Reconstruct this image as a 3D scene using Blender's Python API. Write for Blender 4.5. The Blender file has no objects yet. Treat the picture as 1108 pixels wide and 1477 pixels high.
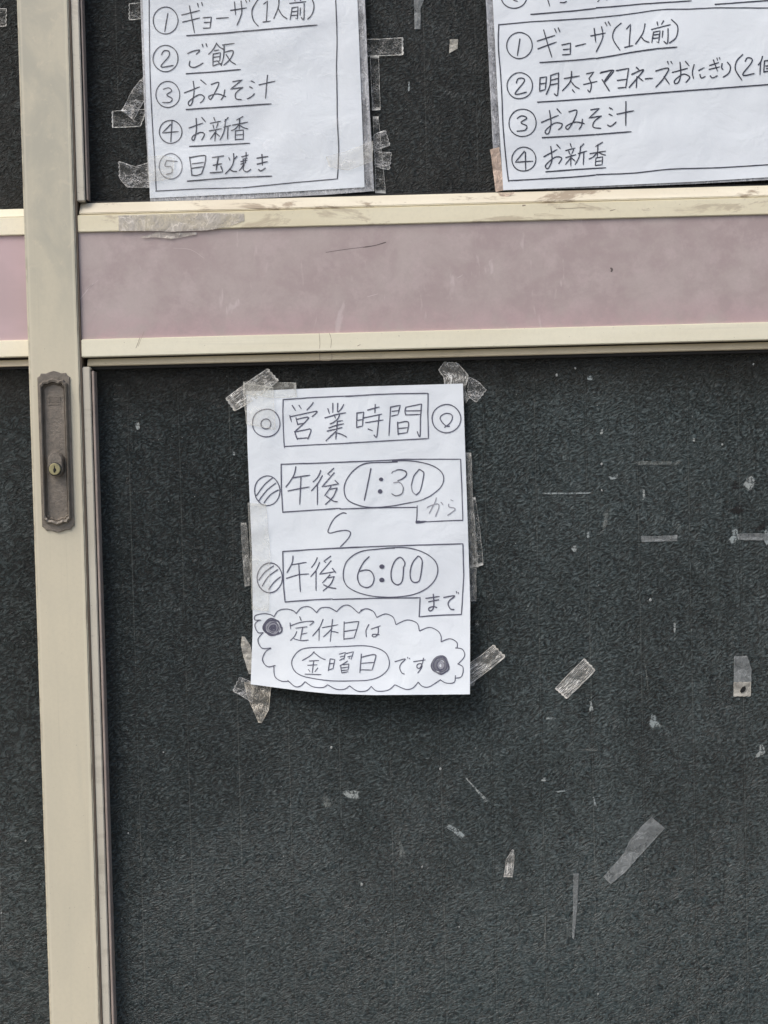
import bpy, bmesh, math, random
from mathutils import Vector, noise, Matrix
random.seed(7)
S = bpy.context.scene
COL = S.collection

# ------------------------------------------------------------------ camera
F_PX, DIST, CAMZ = 2100.0, 1.41, 0.98
YAW, PITCH, ROLL = -0.00743266, -0.03131322, -0.02482981
CAM = Vector((0, -DIST, CAMZ))
fw = Vector((math.sin(YAW)*math.cos(PITCH), math.cos(YAW)*math.cos(PITCH), math.sin(PITCH)))
rt = fw.cross(Vector((0, 0, 1))).normalized(); up = rt.cross(fw)
cr, sr = math.cos(ROLL), math.sin(ROLL)
RT = rt*cr + up*sr; UP = up*cr - rt*sr
cd = bpy.data.cameras.new('camera'); cam = bpy.data.objects.new('camera', cd); COL.objects.link(cam)
cd.sensor_fit = 'VERTICAL'; cd.sensor_height = 24; cd.lens = F_PX/1477*24
cd.clip_start = 0.05; cd.clip_end = 500
cam.matrix_world = Matrix(((RT.x, UP.x, -fw.x, CAM.x), (RT.y, UP.y, -fw.y, CAM.y), (RT.z, UP.z, -fw.z, CAM.z), (0, 0, 0, 1)))
S.camera = cam

# ------------------------------------------------------------------ sky, sun, exposure
SUN_EL, SUN_AZ = math.radians(50), math.radians(228)
w = bpy.data.worlds.new('World'); S.world = w; w.use_nodes = True
nt = w.node_tree; sky = nt.nodes.new('ShaderNodeTexSky'); sky.sky_type = 'NISHITA'; sky.sun_disc = False
sky.sun_elevation = SUN_EL; sky.sun_rotation = SUN_AZ; sky.air_density = 1.0; sky.dust_density = 4.0; sky.ozone_density = 1.0
nt.links.new(sky.outputs[0], nt.nodes['Background'].inputs[0]); nt.nodes['Background'].inputs[1].default_value = 0.13
sd = bpy.data.lights.new('sun', 'SUN'); sd.energy = 1.1; sd.angle = math.radians(24); sd.color = (1, .985, .95)
sun = bpy.data.objects.new('sun', sd); COL.objects.link(sun)
sv = Vector((math.sin(SUN_AZ)*math.cos(SUN_EL), math.cos(SUN_AZ)*math.cos(SUN_EL), math.sin(SUN_EL)))
sun.rotation_euler = sv.to_track_quat('Z', 'Y').to_euler()
S.view_settings.view_transform = 'Standard'; S.view_settings.look = 'None'
S.view_settings.gamma = 1; S.view_settings.use_curve_mapping = False
S.view_settings.exposure = 0.42

# ------------------------------------------------------------------ helpers
def W(px, py, y=0.0):
    """the point of the door (at depth y) seen at photo pixel px, py"""
    d = fw*F_PX + RT*(px-554) - UP*(py-738.5)
    return CAM + d*((y-CAM.y)/d.y)
def link(name, me, mat=None, parent=None):
    o = bpy.data.objects.new(name, me); COL.objects.link(o)
    if mat:
        for m in (mat if isinstance(mat, (list, tuple)) else [mat]): me.materials.append(m)
    if parent: o.parent = parent
    return o
def tag(o, label=None, cat=None, group=None, kind=None):
    if label: o['label'] = label
    if cat: o['category'] = cat
    if group: o['group'] = group
    if kind: o['kind'] = kind
    return o
def empty(name, loc=(0, 0, 0)):
    o = bpy.data.objects.new(name, None); o.empty_display_size = .05; COL.objects.link(o); o.location = loc
    return o
def bm_obj(name, bm, mat, parent=None, smooth=False):
    bmesh.ops.recalc_face_normals(bm, faces=bm.faces)
    me = bpy.data.meshes.new(name); bm.to_mesh(me); bm.free()
    if smooth:
        for p in me.polygons: p.use_smooth = True
    o = link(name, me, mat)
    if parent: o.parent = parent; o.matrix_parent_inverse = Matrix.Translation(-parent.location)
    return o
def box(name, x0, x1, y0, y1, z0, z1, mat, parent=None, bev=.0006, seg=2):
    bm = bmesh.new(); bmesh.ops.create_cube(bm, size=1)
    for v in bm.verts:
        v.co = Vector(((x0+x1)/2+v.co.x*(x1-x0), (y0+y1)/2+v.co.y*(y1-y0), (z0+z1)/2+v.co.z*(z1-z0)))
    if bev: bmesh.ops.bevel(bm, geom=bm.edges[:], offset=bev, segments=seg, affect='EDGES')
    return bm_obj(name, bm, mat, parent)
def prism_x(name, prof, x0, x1, mat, parent=None, bev=.0005):
    """profile of (y, z) points run along x"""
    bm = bmesh.new()
    a = [bm.verts.new((x0, p[0], p[1])) for p in prof]; b = [bm.verts.new((x1, p[0], p[1])) for p in prof]
    n = len(prof)
    for i in range(n): bm.faces.new((a[i], a[(i+1) % n], b[(i+1) % n], b[i]))
    bm.faces.new(a); bm.faces.new(b[::-1])
    if bev: bmesh.ops.bevel(bm, geom=bm.edges[:], offset=bev, segments=2, affect='EDGES')
    return bm_obj(name, bm, mat, parent)

# ------------------------------------------------------------------ materials
class N:
    def __init__(s, name):
        s.m = bpy.data.materials.new(name); s.m.use_nodes = True; s.t = s.m.node_tree
        s.b = s.t.nodes['Principled BSDF']; s.out = s.t.nodes['Material Output']
        s.co = s.t.nodes.new('ShaderNodeTexCoord').outputs['Object']
        s.uv = s.t.nodes.new('ShaderNodeTexCoord').outputs['UV']
    def l(s, a, b): s.t.links.new(a, b)
    def map(s, scale=(1, 1, 1), rot=(0, 0, 0), src=None, loc=(0, 0, 0)):
        n = s.t.nodes.new('ShaderNodeMapping'); s.l(src or s.co, n.inputs[0])
        n.inputs['Scale'].default_value = scale; n.inputs['Rotation'].default_value = rot; n.inputs['Location'].default_value = loc
        return n.outputs[0]
    def noise(s, scale, detail=3, rough=.5, dist=0, src=None, out=0):
        n = s.t.nodes.new('ShaderNodeTexNoise'); s.l(src or s.co, n.inputs['Vector'])
        n.inputs['Scale'].default_value = scale; n.inputs['Detail'].default_value = detail
        n.inputs['Roughness'].default_value = rough; n.inputs['Distortion'].default_value = dist
        return n.outputs[out]
    def ramp(s, f, a, b, lo=0, hi=1, smooth=True):
        n = s.t.nodes.new('ShaderNodeMapRange'); s.l(f, n.inputs[0])
        if smooth: n.interpolation_type = 'SMOOTHSTEP'
        for i, v in zip((1, 2, 3, 4), (a, b, lo, hi)): n.inputs[i].default_value = v
        return n.outputs[0]
    def math(s, op, a, b=0.0, c=0.0):
        n = s.t.nodes.new('ShaderNodeMath'); n.operation = op
        for i, v in enumerate((a, b, c)):
            if isinstance(v, (int, float)): n.inputs[i].default_value = v
            else: s.l(v, n.inputs[i])
        return n.outputs[0]
    def mix(s, f, a, b, mode='MIX'):
        n = s.t.nodes.new('ShaderNodeMix'); n.data_type = 'RGBA'; n.blend_type = mode
        if isinstance(f, (int, float)): n.inputs[0].default_value = f
        else: s.l(f, n.inputs[0])
        for i, v in ((6, a), (7, b)):
            if isinstance(v, tuple): n.inputs[i].default_value = (*v, 1)
            else: s.l(v, n.inputs[i])
        return n.outputs[2]
    def bump(s, h, strength=.3, dist=.001, nrm=None):
        n = s.t.nodes.new('ShaderNodeBump'); s.l(h, n.inputs['Height'])
        if isinstance(strength, (int, float)): n.inputs['Strength'].default_value = strength
        else: s.l(strength, n.inputs['Strength'])
        n.inputs['Distance'].default_value = dist
        if nrm: s.l(nrm, n.inputs['Normal'])
        return n.outputs[0]
    def sep(s, v=None):
        n = s.t.nodes.new('ShaderNodeSeparateXYZ'); s.l(v or s.co, n.inputs[0]); return n.outputs
    def set(s, color=None, rough=None, normal=None, metal=None, spec=None):
        for k, v in (('Base Color', color), ('Roughness', rough), ('Normal', normal), ('Metallic', metal), ('Specular IOR Level', spec)):
            if v is None: continue
            if isinstance(v, tuple): s.b.inputs[k].default_value = (*v, 1)
            elif isinstance(v, (int, float)): s.b.inputs[k].default_value = v
            else: s.l(v, s.b.inputs[k])
        return s.m

def painted(name, base, dirt, amount=.5, rough=.42, stain=0.0, vert=True, grime=(.20, .17, .12), dark_top=False):
    n = N(name)
    big = n.noise(9, 4, .6, .3, n.map((1, 1, .45) if vert else (.35, 1, 1)))
    f = n.ramp(big, .38, .68, 0, amount)
    c = n.mix(f, base, dirt)
    fine = n.noise(260, 4, .7)
    c = n.mix(n.ramp(fine, .35, .8, 0, .22), c, tuple(x*.72 for x in base))
    streak = n.noise(60, 3, .6, .2, n.map((1, 1, .06) if vert else (.06, 1, 1)))
    c = n.mix(n.ramp(streak, .46, .74, 0, .45), c, dirt)
    fl = n.noise(190, 3, .6, .1, n.map((1, 1, .02) if vert else (.02, 1, 1)))
    c = n.mix(n.ramp(fl, .60, .72, 0, .22), c, tuple(x*.7 for x in base))
    spk = n.noise(420, 2, .5)
    c = n.mix(n.ramp(spk, .70, .76, 0, .5), c, grime)
    if stain:
        st = n.noise(26, 6, .68, .8, n.map((.45, 1, 1.3), loc=(3.1, 0, 2.2)))
        c = n.mix(n.ramp(st, .54, .62, 0, stain), c, grime)
    if dark_top:
        # the stile is darker and smudged higher up; the edges are chipped and grimy
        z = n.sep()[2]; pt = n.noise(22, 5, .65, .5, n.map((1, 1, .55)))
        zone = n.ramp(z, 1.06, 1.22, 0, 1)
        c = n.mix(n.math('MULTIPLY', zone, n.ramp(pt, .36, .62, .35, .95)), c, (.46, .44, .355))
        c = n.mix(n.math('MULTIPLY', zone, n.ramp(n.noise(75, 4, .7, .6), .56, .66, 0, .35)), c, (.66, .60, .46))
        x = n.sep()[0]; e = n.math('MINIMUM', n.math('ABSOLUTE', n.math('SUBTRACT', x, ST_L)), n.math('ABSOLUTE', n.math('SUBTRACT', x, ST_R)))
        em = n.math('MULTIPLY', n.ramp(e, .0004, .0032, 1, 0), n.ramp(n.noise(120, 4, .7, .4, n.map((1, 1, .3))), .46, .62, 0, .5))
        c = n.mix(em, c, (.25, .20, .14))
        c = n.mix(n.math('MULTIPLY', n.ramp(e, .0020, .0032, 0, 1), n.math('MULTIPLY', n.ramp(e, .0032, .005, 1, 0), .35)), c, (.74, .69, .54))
    h = n.math('ADD', n.math('MULTIPLY', n.noise(900, 2), .15), n.noise(14, 3))
    return n.set(c, n.ramp(big, .3, .7, rough-.08, rough+.14), n.bump(h, .25, .0008))

M = {}
M['rail'] = painted('rail_paint', (.86, .82, .65), (.74, .69, .52), .6, .36, 0, False)
M['rail_stained'] = painted('stained_rail_paint', (.84, .78, .585), (.70, .63, .44), .6, .4, .55, False, (.42, .34, .24))
M['sill'] = painted('weathered_sill_paint', (.80, .75, .60), (.60, .53, .40), .8, .48, .85, False, (.30, .235, .165))
M['bead'] = painted('bead_paint', (.64, .60, .50), (.46, .43, .35), .8, .45, .2)
M['bead_h'] = painted('lower_bead_paint', (.66, .58, .42), (.48, .41, .28), .7, .4, .15, False)

def pink():
    n = N('pink_laminate')
    a = n.noise(17, 6, .68, .3); b = n.noise(48, 5, .7, .2)
    c = n.mix(n.ramp(a, .36, .66), (.405, .325, .315), (.475, .405, .385))
    c = n.mix(n.ramp(b, .46, .70, 0, .5), c, (.54, .45, .44))
    z = n.sep()[2]
    # the laminate keeps more of its pink along the lower edge, under the rail that shelters it
    c = n.mix(n.math('MULTIPLY', n.ramp(z, PINK_Z0+.0, PINK_Z0+.035, 1, 0), n.ramp(b, .3, .6, .1, .7)), c, (.50, .355, .365))
    sc = n.noise(90, 3, .6, .4, n.map((1, 1, .25), (0, .35, 0)))
    c = n.mix(n.ramp(sc, .66, .76, 0, .35), c, (.72, .64, .63))
    s2 = n.noise(420, 3, .7)
    c = n.mix(n.ramp(s2, .3, .75, 0, .16), c, (.35, .28, .28))
    return n.set(c, n.ramp(a, .3, .7, .42, .6), n.bump(n.noise(30, 3), .2, .0006))

def glass_mat(name, upper=False):
    n = N(name)
    x, y, z = n.sep()
    # short wavy strokes pressed into the pane, rising to the right
    warp = n.noise(60, 2, .5, 0, None, 1)
    wv = n.t.nodes.new('ShaderNodeVectorMath'); wv.operation = 'MULTIPLY_ADD'
    n.l(warp, wv.inputs[0]); wv.inputs[1].default_value = (.010, 0, .010); n.l(n.co, wv.inputs[2])
    p = n.map((1, 1, 1.9), (0, 0, 0), n.map((1, 1, 1), (0, math.radians(24), 0), wv.outputs[0]))
    a = n.noise(270, 3, .55, .4, p)
    b = n.noise(640, 2, .5, .3, p)
    big = n.noise(7.5, 4, .6, .6, n.map(loc=(.7, 0, .3)))
    c2 = n.noise(900, 2, .6, 0)
    relief = 1.0 if upper else n.ramp(z, .40, .80, .60, 1.0)
    h = n.math('ADD', n.math('ADD', n.math('MULTIPLY', a, 1.0), n.math('MULTIPLY', b, .45)), n.math('MULTIPLY', c2, .10))
    st = n.math('MULTIPLY', n.ramp(big, .30, .66, .76, 1.0), relief)
    nrm = n.bump(h, st, .0058)
    # dust film, brushed in vertical wipes, its tone paler towards the right
    film = n.noise(5, 5, .62, .4, n.map((1, 1, .55)))
    film2 = n.noise(24, 4, .65, .2, n.map((1, 1, .10)))
    patch = n.noise(19, 5, .7, .8, n.map((1, 1, 1), loc=(5, 0, 1)))
    f = n.math('ADD', n.ramp(film, .30, .72, .18, .66), n.ramp(film2, .40, .72, 0, .40))
    f = n.math('ADD', f, n.ramp(patch, .48, .72, 0, .18))
    f = n.math('MULTIPLY', f, n.ramp(x, ST_R+.05, ST_R+.50, .42, 1.25))
    if upper: f = n.math('MULTIPLY', f, .45)
    else: f = n.math('ADD', f, n.ramp(z, .50, .80, .34, 0))   # paler towards the bottom of the pane
    c = n.mix(f, (.0022, .0062, .0074), (.027, .0415, .0430) if not upper else (.020, .027, .028))
    # darker smudges where water ran and dried
    c = n.mix(n.ramp(n.noise(13, 5, .7, .6, n.map((1, 1, .6), loc=(2, 0, 9))), .55, .74, 0, .28), c, (.006, .010, .011))
    # relief highlights put into the colour: raised strokes paler, hollows darker
    c = n.mix(n.math('MULTIPLY', n.math('MULTIPLY', n.ramp(a, .50, .62, 0, .95), n.ramp(f, 0, 1, .42, 1)), relief), c, (.085, .112, .116))
    c = n.mix(n.math('MULTIPLY', n.math('MULTIPLY', n.ramp(b, .53, .66, 0, .55), n.ramp(f, 0, 1, .3, 1)), relief), c, (.105, .13, .13))
    c = n.mix(n.ramp(a, .38, .48, .8, 0), c, (.004, .006, .0065))
    # fine specks and hair scratches
    sp = n.noise(230, 2, .6, .2)
    c = n.mix(n.ramp(sp, .71, .78, 0, .35), c, (.26, .28, .27))
    sc = n.noise(70, 3, .6, .3, n.map((1, 1, .16), (0, math.radians(-20), 0)))
    c = n.mix(n.math('MULTIPLY', n.ramp(n.math('ABSOLUTE', n.math('SUBTRACT', sc, .5)), 0, .006, .18, 0), n.ramp(patch, .48, .6, 0, 1)), c, (.16, .18, .18))
    # faint vertical seams of the ribbed sheet behind, about 5 cm apart
    m = n.math('PINGPONG', n.math('ADD', x, .0249*40 - SEAM_X), .0249)
    br = n.ramp(n.noise(7, 4, .7), .38, .62, 0, 1)
    c = n.mix(n.math('MULTIPLY', n.ramp(m, .0003, .0008, 1, 0), n.math('MULTIPLY', br, .5)), c, (.10, .115, .11))
    dm = n.ramp(n.math('ABSOLUTE', n.math('SUBTRACT', m, .0011)), .0001, .0006, .6, 0)
    c = n.mix(n.math('MULTIPLY', dm, n.ramp(br, 0, 1, 1, .4)), c, (.005, .006, .006))
    # darker brown cast along the frame
    gz = n.ramp(z, LOW_GLASS_TOP-.06, LOW_GLASS_TOP, 0, .75) if not upper else n.ramp(z, UP_GLASS_BOT, UP_GLASS_BOT+.05, .5, .25)
    c = n.mix(gz, c, (.016, .0145, .012))
    return n.set(c, n.ramp(film, .3, .7, .24, .34), nrm, spec=.40)

def tape_mat(name, color, base, wr, edge, scale=220, stretch=(1, 1, 3.2), rough=.28, rot=0.0, hard=.06, uvs=None, wline=.038):
    n = N(name)
    u, v, _ = n.sep(n.uv)
    mu = n.math('MINIMUM', u, n.math('SUBTRACT', 1.0, u)); mv = n.math('MINIMUM', v, n.math('SUBTRACT', 1.0, v))
    jit = n.noise(300, 3, .6)
    e = n.math('MINIMUM', mu, mv)
    e = n.ramp(n.math('ADD', e, n.math('MULTIPLY', n.math('SUBTRACT', jit, .5), .05)), .0, hard, 1, 0)
    p = n.map(stretch, (0, rot, 0)) if not uvs else n.map((uvs[0]/scale, uvs[1]/scale, 1), src=n.uv, loc=(.3, .7, 0))
    if uvs:
        va = n.t.nodes.new('ShaderNodeVectorMath'); va.operation = 'ADD'; n.l(p, va.inputs[0]); n.l(n.map((.35, .35, .35)), va.inputs[1]); p = va.outputs[0]
    k = n.noise(scale, 4, .62, 1.2, p)
    rid = n.math('ABSOLUTE', n.math('SUBTRACT', k, .5))
    wmask = n.ramp(rid, .0, wline, 1, 0)
    wmask = n.math('MULTIPLY', wmask, n.ramp(n.noise(70, 3, .6), .40, .58, .1, 1))
    f = n.math('ADD', n.math('MULTIPLY', wmask, wr), n.math('MULTIPLY', e, edge))
    f = n.math('ADD', f, n.math('MULTIPLY', n.ramp(n.noise(50, 4, .65), .3, .7, .5, 1.5), base))
    f = n.math('MINIMUM', f, 1.0)
    n.set(n.mix(wmask, color, tuple(min(1, c*1.35+.05) for c in color)), rough, n.bump(k, .9, .0022))
    tr = n.t.nodes.new('ShaderNodeBsdfTransparent'); ms = n.t.nodes.new('ShaderNodeMixShader')
    n.l(f, ms.inputs[0]); n.l(tr.outputs[0], ms.inputs[1]); n.l(n.b.outputs[0], ms.inputs[2]); n.l(ms.outputs[0], n.out.inputs[0])
    return n.m

def flat(name, color, rough=.5, metal=0, bump=0, spec=None):
    n = N(name)
    c = n.mix(n.ramp(n.noise(60, 4, .6), .35, .7), color, tuple(x*.8 for x in color))
    return n.set(c, rough, n.bump(n.noise(500, 3), bump, .0006) if bump else None, metal, spec)

def paper_mat():
    n = N('white_paper')
    a = n.noise(10, 4, .6, .3)
    c = n.mix(n.ramp(a, .35, .7), (.80, .85, .89), (.755, .80, .845))
    f = n.noise(700, 3, .6)
    c = n.mix(n.ramp(f, .4, .8, 0, .10), c, (.62, .63, .65))
    h = n.math('ADD', n.noise(26, 4, .55, .4), n.math('MULTIPLY', n.noise(900, 2), .02))
    m = n.set(c, .62, n.bump(h, .45, .004), spec=.25)
    return m

# ------------------------------------------------------------------ door measures
def Zm(a, b, y=0.0):
    return (W(*a, y).z + W(*b, y).z)/2
def Xm(a, b, y=0.0):
    return (W(*a, y).x + W(*b, y).x)/2
def Xavg(pts, y=0.0): return sum(W(*p, y).x for p in pts)/len(pts)
def Zavg(pts, y=0.0): return sum(W(*p, y).z for p in pts)/len(pts)
ST_L = Xavg([(25.3, 0), (40.6, 560), (59, 1100), (72.6, 1477)])
ST_R = Xavg([(98.8, 0), (114.5, 560), (132.7, 1100), (145.2, 1477)])
YG = .018          # face of the glass
BD_R = Xavg([(116.3, 0), (130.8, 560), (150.6, 1100), (160.5, 1477)], .009)
UP_GLASS_BOT = Zavg([(140, 294.5), (620, 281.5), (1108, 268.5)], YG)
SILL_B = Zavg([(120, 309.3), (620, 298.5), (1108, 284.5)], .004)
FACE_B = Zavg([(112, 336.5), (600, 321.5), (1108, 308.5)], .003)
PINK_Z0 = Zavg([(114, 489), (600, 477.5), (1108, 465)], .003)
LRAIL_B = Zavg([(114, 514), (600, 503), (1108, 491)], .002)
LBEAD_T = Zavg([(130, 516.5), (600, 506), (1108, 494)], .009)
LBEAD_B = Zavg([(130, 526), (600, 517), (1108, 506.5)], .009)
LOW_GLASS_TOP = LBEAD_B-.003
SEAM_X = W(916.5, 518, YG).x
LEAF_R = ST_L+.92
Z_BOT, Z_TOP = .045, 1.86

M['stile'] = painted('stile_paint', (.66, .605, .46), (.55, .515, .40), .6, .40, dark_top=True)
M['pink'] = pink()
M['glass'] = glass_mat('figured_glass'); M['glass_up'] = glass_mat('upper_figured_glass', True)
M['gasket'] = flat('black_rubber', (.018, .016, .015), .6, 0, .3)
M['gasket_brown'] = flat('brown_vinyl_gasket', (.40, .33, .285), .5, 0, .3)
M['groove_brown'] = flat('brown_dirt_line', (.26, .20, .15), .7)
M['groove'] = flat('shaded_groove', (.05, .038, .03), .8, 0, .5)  # dark colour paints in the shade of the gap below the rail
M['paper'] = paper_mat()
M['ink'] = flat('blue_black_ink', (.10, .10, .145), .5)
M['ink_menu'] = flat('black_ink', (.040, .042, .062), .5)
M['ink_faint'] = flat('faded_ink', (.33, .335, .38), .6)
M['ink_mid'] = flat('half_faded_ink', (.18, .185, .215), .6)
M['tape_clear'] = tape_mat('clear_cellophane_tape', (.80, .80, .77), .06, 1.0, .50, rough=.14)
M['tape_outline'] = tape_mat('clear_tape_with_dirty_edges', (.72, .72, .68), .015, .60, .95, 220)
M['tape_crinkled'] = tape_mat('crinkled_whitish_tape', (.76, .74, .68), .20, .95, .60, 100, uvs=(1.8, 9), rough=.13)
M['tape_amber'] = tape_mat('yellowed_tape', (.60, .56, .48), .28, .85, .5, 160, (2.6, 1, .9), .35, math.radians(-15))
M['tape_milky'] = tape_mat('milky_tape', (.46, .46, .43), .30, .6, .45, 160, (3.5, 1, .5), .35)
M['tape_on_paper'] = tape_mat('clear_tape_over_paper', (.72, .71, .64), .19, .06, .24, 22, (1, 1, 1.4), .2)
M['tape_grey'] = tape_mat('weathered_grey_tape', (.20, .215, .215), .72, .2, .25, 120, (1, 1, 1), .45, 0, .1)
M['tape_pale'] = tape_mat('pale_paper_backed_tape', (.52, .50, .44), .72, .3, .35, 200, (1, 1, 2.5), .5)
M['residue'] = tape_mat('dried_adhesive', (.30, .32, .31), .26, .50, .12, 260, (1, 1, 1.4), .6, 0, .25)
M['residue_dim'] = tape_mat('faint_adhesive_film', (.20, .205, .195), .17, .35, .0, 240, (1, 1, 1.4), .6, 0, .3)
M['residue_bright'] = tape_mat('bright_adhesive_scrap', (.42, .44, .42), .50, .5, .2, 260, (1, 1, 1.4), .6, 0, .2)
def residue_mat(name, color, strength, scale=230, lo=.42, hi=.60, fade=.28):
    n = N(name); u, v, _ = n.sep(n.uv)
    mu = n.math('MINIMUM', u, n.math('SUBTRACT', 1.0, u)); mv = n.math('MINIMUM', v, n.math('SUBTRACT', 1.0, v))
    e = n.math('MULTIPLY', n.ramp(mu, 0, fade), n.ramp(mv, 0, fade))
    k = n.noise(scale, 4, .7, .6)
    f = n.math('MULTIPLY', n.ramp(n.math('ADD', n.noise(70, 4, .7, .4), n.math('MULTIPLY', n.math('SUBTRACT', e, 1.0), .34)), .27, .47), n.ramp(k, lo, hi, .12, 1))
    f = n.math('MINIMUM', n.math('MULTIPLY', f, strength), 1.0)
    n.set(color, .6, n.bump(k, .6, .0006))
    tr = n.t.nodes.new('ShaderNodeBsdfTransparent'); ms = n.t.nodes.new('ShaderNodeMixShader')
    n.l(f, ms.inputs[0]); n.l(tr.outputs[0], ms.inputs[1]); n.l(n.b.outputs[0], ms.inputs[2]); n.l(ms.outputs[0], n.out.inputs[0])
    return n.m
M['residue'] = residue_mat('dried_adhesive_film', (.29, .33, .33), .95, lo=.40, hi=.56)
M['residue_dim'] = residue_mat('faint_adhesive_haze', (.23, .25, .235), .62, 240, .38, .60, .40)
M['residue_bright'] = residue_mat('bright_adhesive_flake', (.34, .37, .36), .9, 230, .40, .56, .30)
M['tape_dark'] = residue_mat('dark_adhesive_stain', (.010, .008, .007), .9, 160, .4, .6, .4)
M['sleeve'] = tape_mat('cloudy_plastic_sleeve', (.44, .45, .47), .42, .35, .5, 90, (2, 1, .6), .25, 0, .02)
M['sleeve_front'] = tape_mat('clear_plastic_sleeve', (.80, .80, .80), .02, .05, .10, 9, (.6, 1, 1.8), .15, math.radians(25), .02)
M['masking'] = tape_mat('tan_packing_tape', (.56, .43, .34), .80, .15, .2, 90, (1, 1, 1), .4)
M['rail_tape'] = tape_mat('old_grey_tape_on_rail', (.55, .51, .45), .62, .1, .15, 50, (1, 1, 1), .5, 0, .06)
M['bronze'] = (lambda n: n.set(n.mix(n.ramp(n.noise(120, 5, .7), .35, .7), (.235, .205, .170), (.165, .147, .124)), n.ramp(n.noise(40, 3), .3, .7, .30, .48),
                  n.bump(n.math('ADD', n.noise(600, 4, .7), n.math('MULTIPLY', n.noise(110, 3), .8)), .6, .0010), .35))(N('worn_bronze_paint'))
M['brass'] = flat('dull_brass', (.52, .47, .27), .32, .75, .15)
M['black'] = flat('keyhole_black', (.004, .004, .004), .8)
M['mark'] = flat('dark_scratch', (.13, .105, .10), .7)
M['hair'] = flat('hairline_crack', (.36, .29, .21), .7)
M['white_speck'] = flat('white_paint_fleck', (.34, .36, .35), .6)
M['asphalt'] = flat('asphalt', (.052, .052, .054), .9, 0, .6)
M['concrete'] = flat('concrete', (.30, .29, .27), .85, 0, .5)
M['plaster'] = flat('grey_plaster', (.36, .345, .31), .85, 0, .4)

# ------------------------------------------------------------------ ground and shop front around the doors
def sheet(name, x0, x1, y0, y1, z, mat):
    bm = bmesh.new(); bm.faces.new([bm.verts.new(p) for p in ((x0, y0, z), (x1, y0, z), (x1, y1, z), (x0, y1, z))])
    return tag(bm_obj(name, bm, mat), kind='structure')
sheet('ground', -150, 150, -150, 150, -.10, M['asphalt'])
tag(box('pavement', -6, 6, -1.9, .12, -.099, -.002, M['concrete'], None, .01), kind='structure')

fr = empty('door_frame', (ST_L-.45, .04, 0))
tag(fr, 'beige aluminium frame surrounding the pair of sliding doors', 'door frame')
FX0, FX1 = ST_L-.86, LEAF_R+.01
box('sill_track', FX0-.05, FX1+.05, -.02, .10, -.001, .040, M['rail'], fr)
box('frame_head', FX0-.05, FX1+.05, -.02, .10, 1.866, 1.93, M['rail'], fr)
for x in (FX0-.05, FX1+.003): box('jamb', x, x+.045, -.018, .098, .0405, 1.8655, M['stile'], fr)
wl = empty('shop_wall', (0, .1, 0)); tag(wl, 'plain grey plastered shop wall around the sliding doors', 'wall')
box('wall_side', -6, FX0-.052, 0, .2, 0, 3.2, M['plaster'], wl, .004)
box('wall_side', FX1+.052, 6, 0, .2, 0, 3.2, M['plaster'], wl, .004)
box('wall_top', FX0-.0515, FX1+.0515, 0, .2, 1.931, 3.2, M['plaster'], wl, .004)
box('wall_back', FX0-.0515, FX1+.0515, .12, .2, 0, 1.930, M['black'], wl, 0)

# ------------------------------------------------------------------ the right leaf, with the lock
def pane(name, x0, x1, z0, z1, y, mat, parent, step=.02):
    return box(name, x0, x1, y, y+.006, z0, z1, mat, parent, 0)
door = empty('sliding_door', (ST_L+.46, .01, Z_BOT))
tag(door, 'cream aluminium sliding door with keyed lock plate, pink band and dark figured glass', 'door', 'sliding doors of the shop front')
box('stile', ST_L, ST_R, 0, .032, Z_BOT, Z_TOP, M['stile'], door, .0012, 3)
box('stile_lip', ST_R+.0002, ST_R+.0014, .0022, .030, Z_BOT, Z_TOP, M['groove_brown'], door, .0003)
X0, X1 = ST_R+.0018, LEAF_R-.052
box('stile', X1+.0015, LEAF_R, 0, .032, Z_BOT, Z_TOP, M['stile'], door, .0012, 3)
# upper pane with beads
BG = .0022
bx0 = ST_R+.0017
box('glazing_bead', bx0, BD_R, .0034, .026, UP_GLASS_BOT+.0006, Z_TOP-.07, M['bead'], door, .0008)
box('gasket', BD_R+.0001, BD_R+.0010, .0060, .027, UP_GLASS_BOT+.0006, Z_TOP-.07, M['gasket'], door, .0004)
box('gasket_lip', BD_R+.0011, BD_R+.0026, .0062, .027, UP_GLASS_BOT+.0022, Z_TOP-.07, M['gasket_brown'], door, .0003)
pane('glass_pane', BD_R-.0005, X1, UP_GLASS_BOT+.0006, Z_TOP-.07, YG, M['glass_up'], door)
box('gasket', BD_R+.001, X1, .0150, .0178, UP_GLASS_BOT+.0004, UP_GLASS_BOT+.0022, M['gasket'], door, .0004)
prism_x('sill_bead', [(.0125, UP_GLASS_BOT), (.0285, UP_GLASS_BOT), (.0285, SILL_B+.0004), (.0052, SILL_B+.0004), (.0040, SILL_B+.0018)], X0+.0014, X1, M['sill'], door, .0006)
prism_x('rail', [(.0028, SILL_B), (.0285, SILL_B), (.0285, FACE_B), (.0028, FACE_B)], X0, X1, M['rail_stained'], door, .0007)
box('pink_panel', X0, X1, .0052, .024, PINK_Z0+.0002, FACE_B-.0002, M['pink'], door, 0)
prism_x('rail', [(.0022, PINK_Z0), (.028, PINK_Z0), (.028, LRAIL_B), (.0022, LRAIL_B)], X0, X1, M['rail'], door, .0007)
prism_x('groove', [(.012, LRAIL_B-.0002), (.028, LRAIL_B-.0002), (.028, LBEAD_T+.0002), (.012, LBEAD_T+.0002)], X0+.001, X1, M['groove'], door, .0)
prism_x('glazing_bead', [(.0105, LBEAD_T), (.027, LBEAD_T), (.027, LBEAD_B+.0003), (.0085, LBEAD_B+.0003), (.0080, LBEAD_B+.0022)], X0+.004, X1, M['bead_h'], door, .0006)
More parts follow.
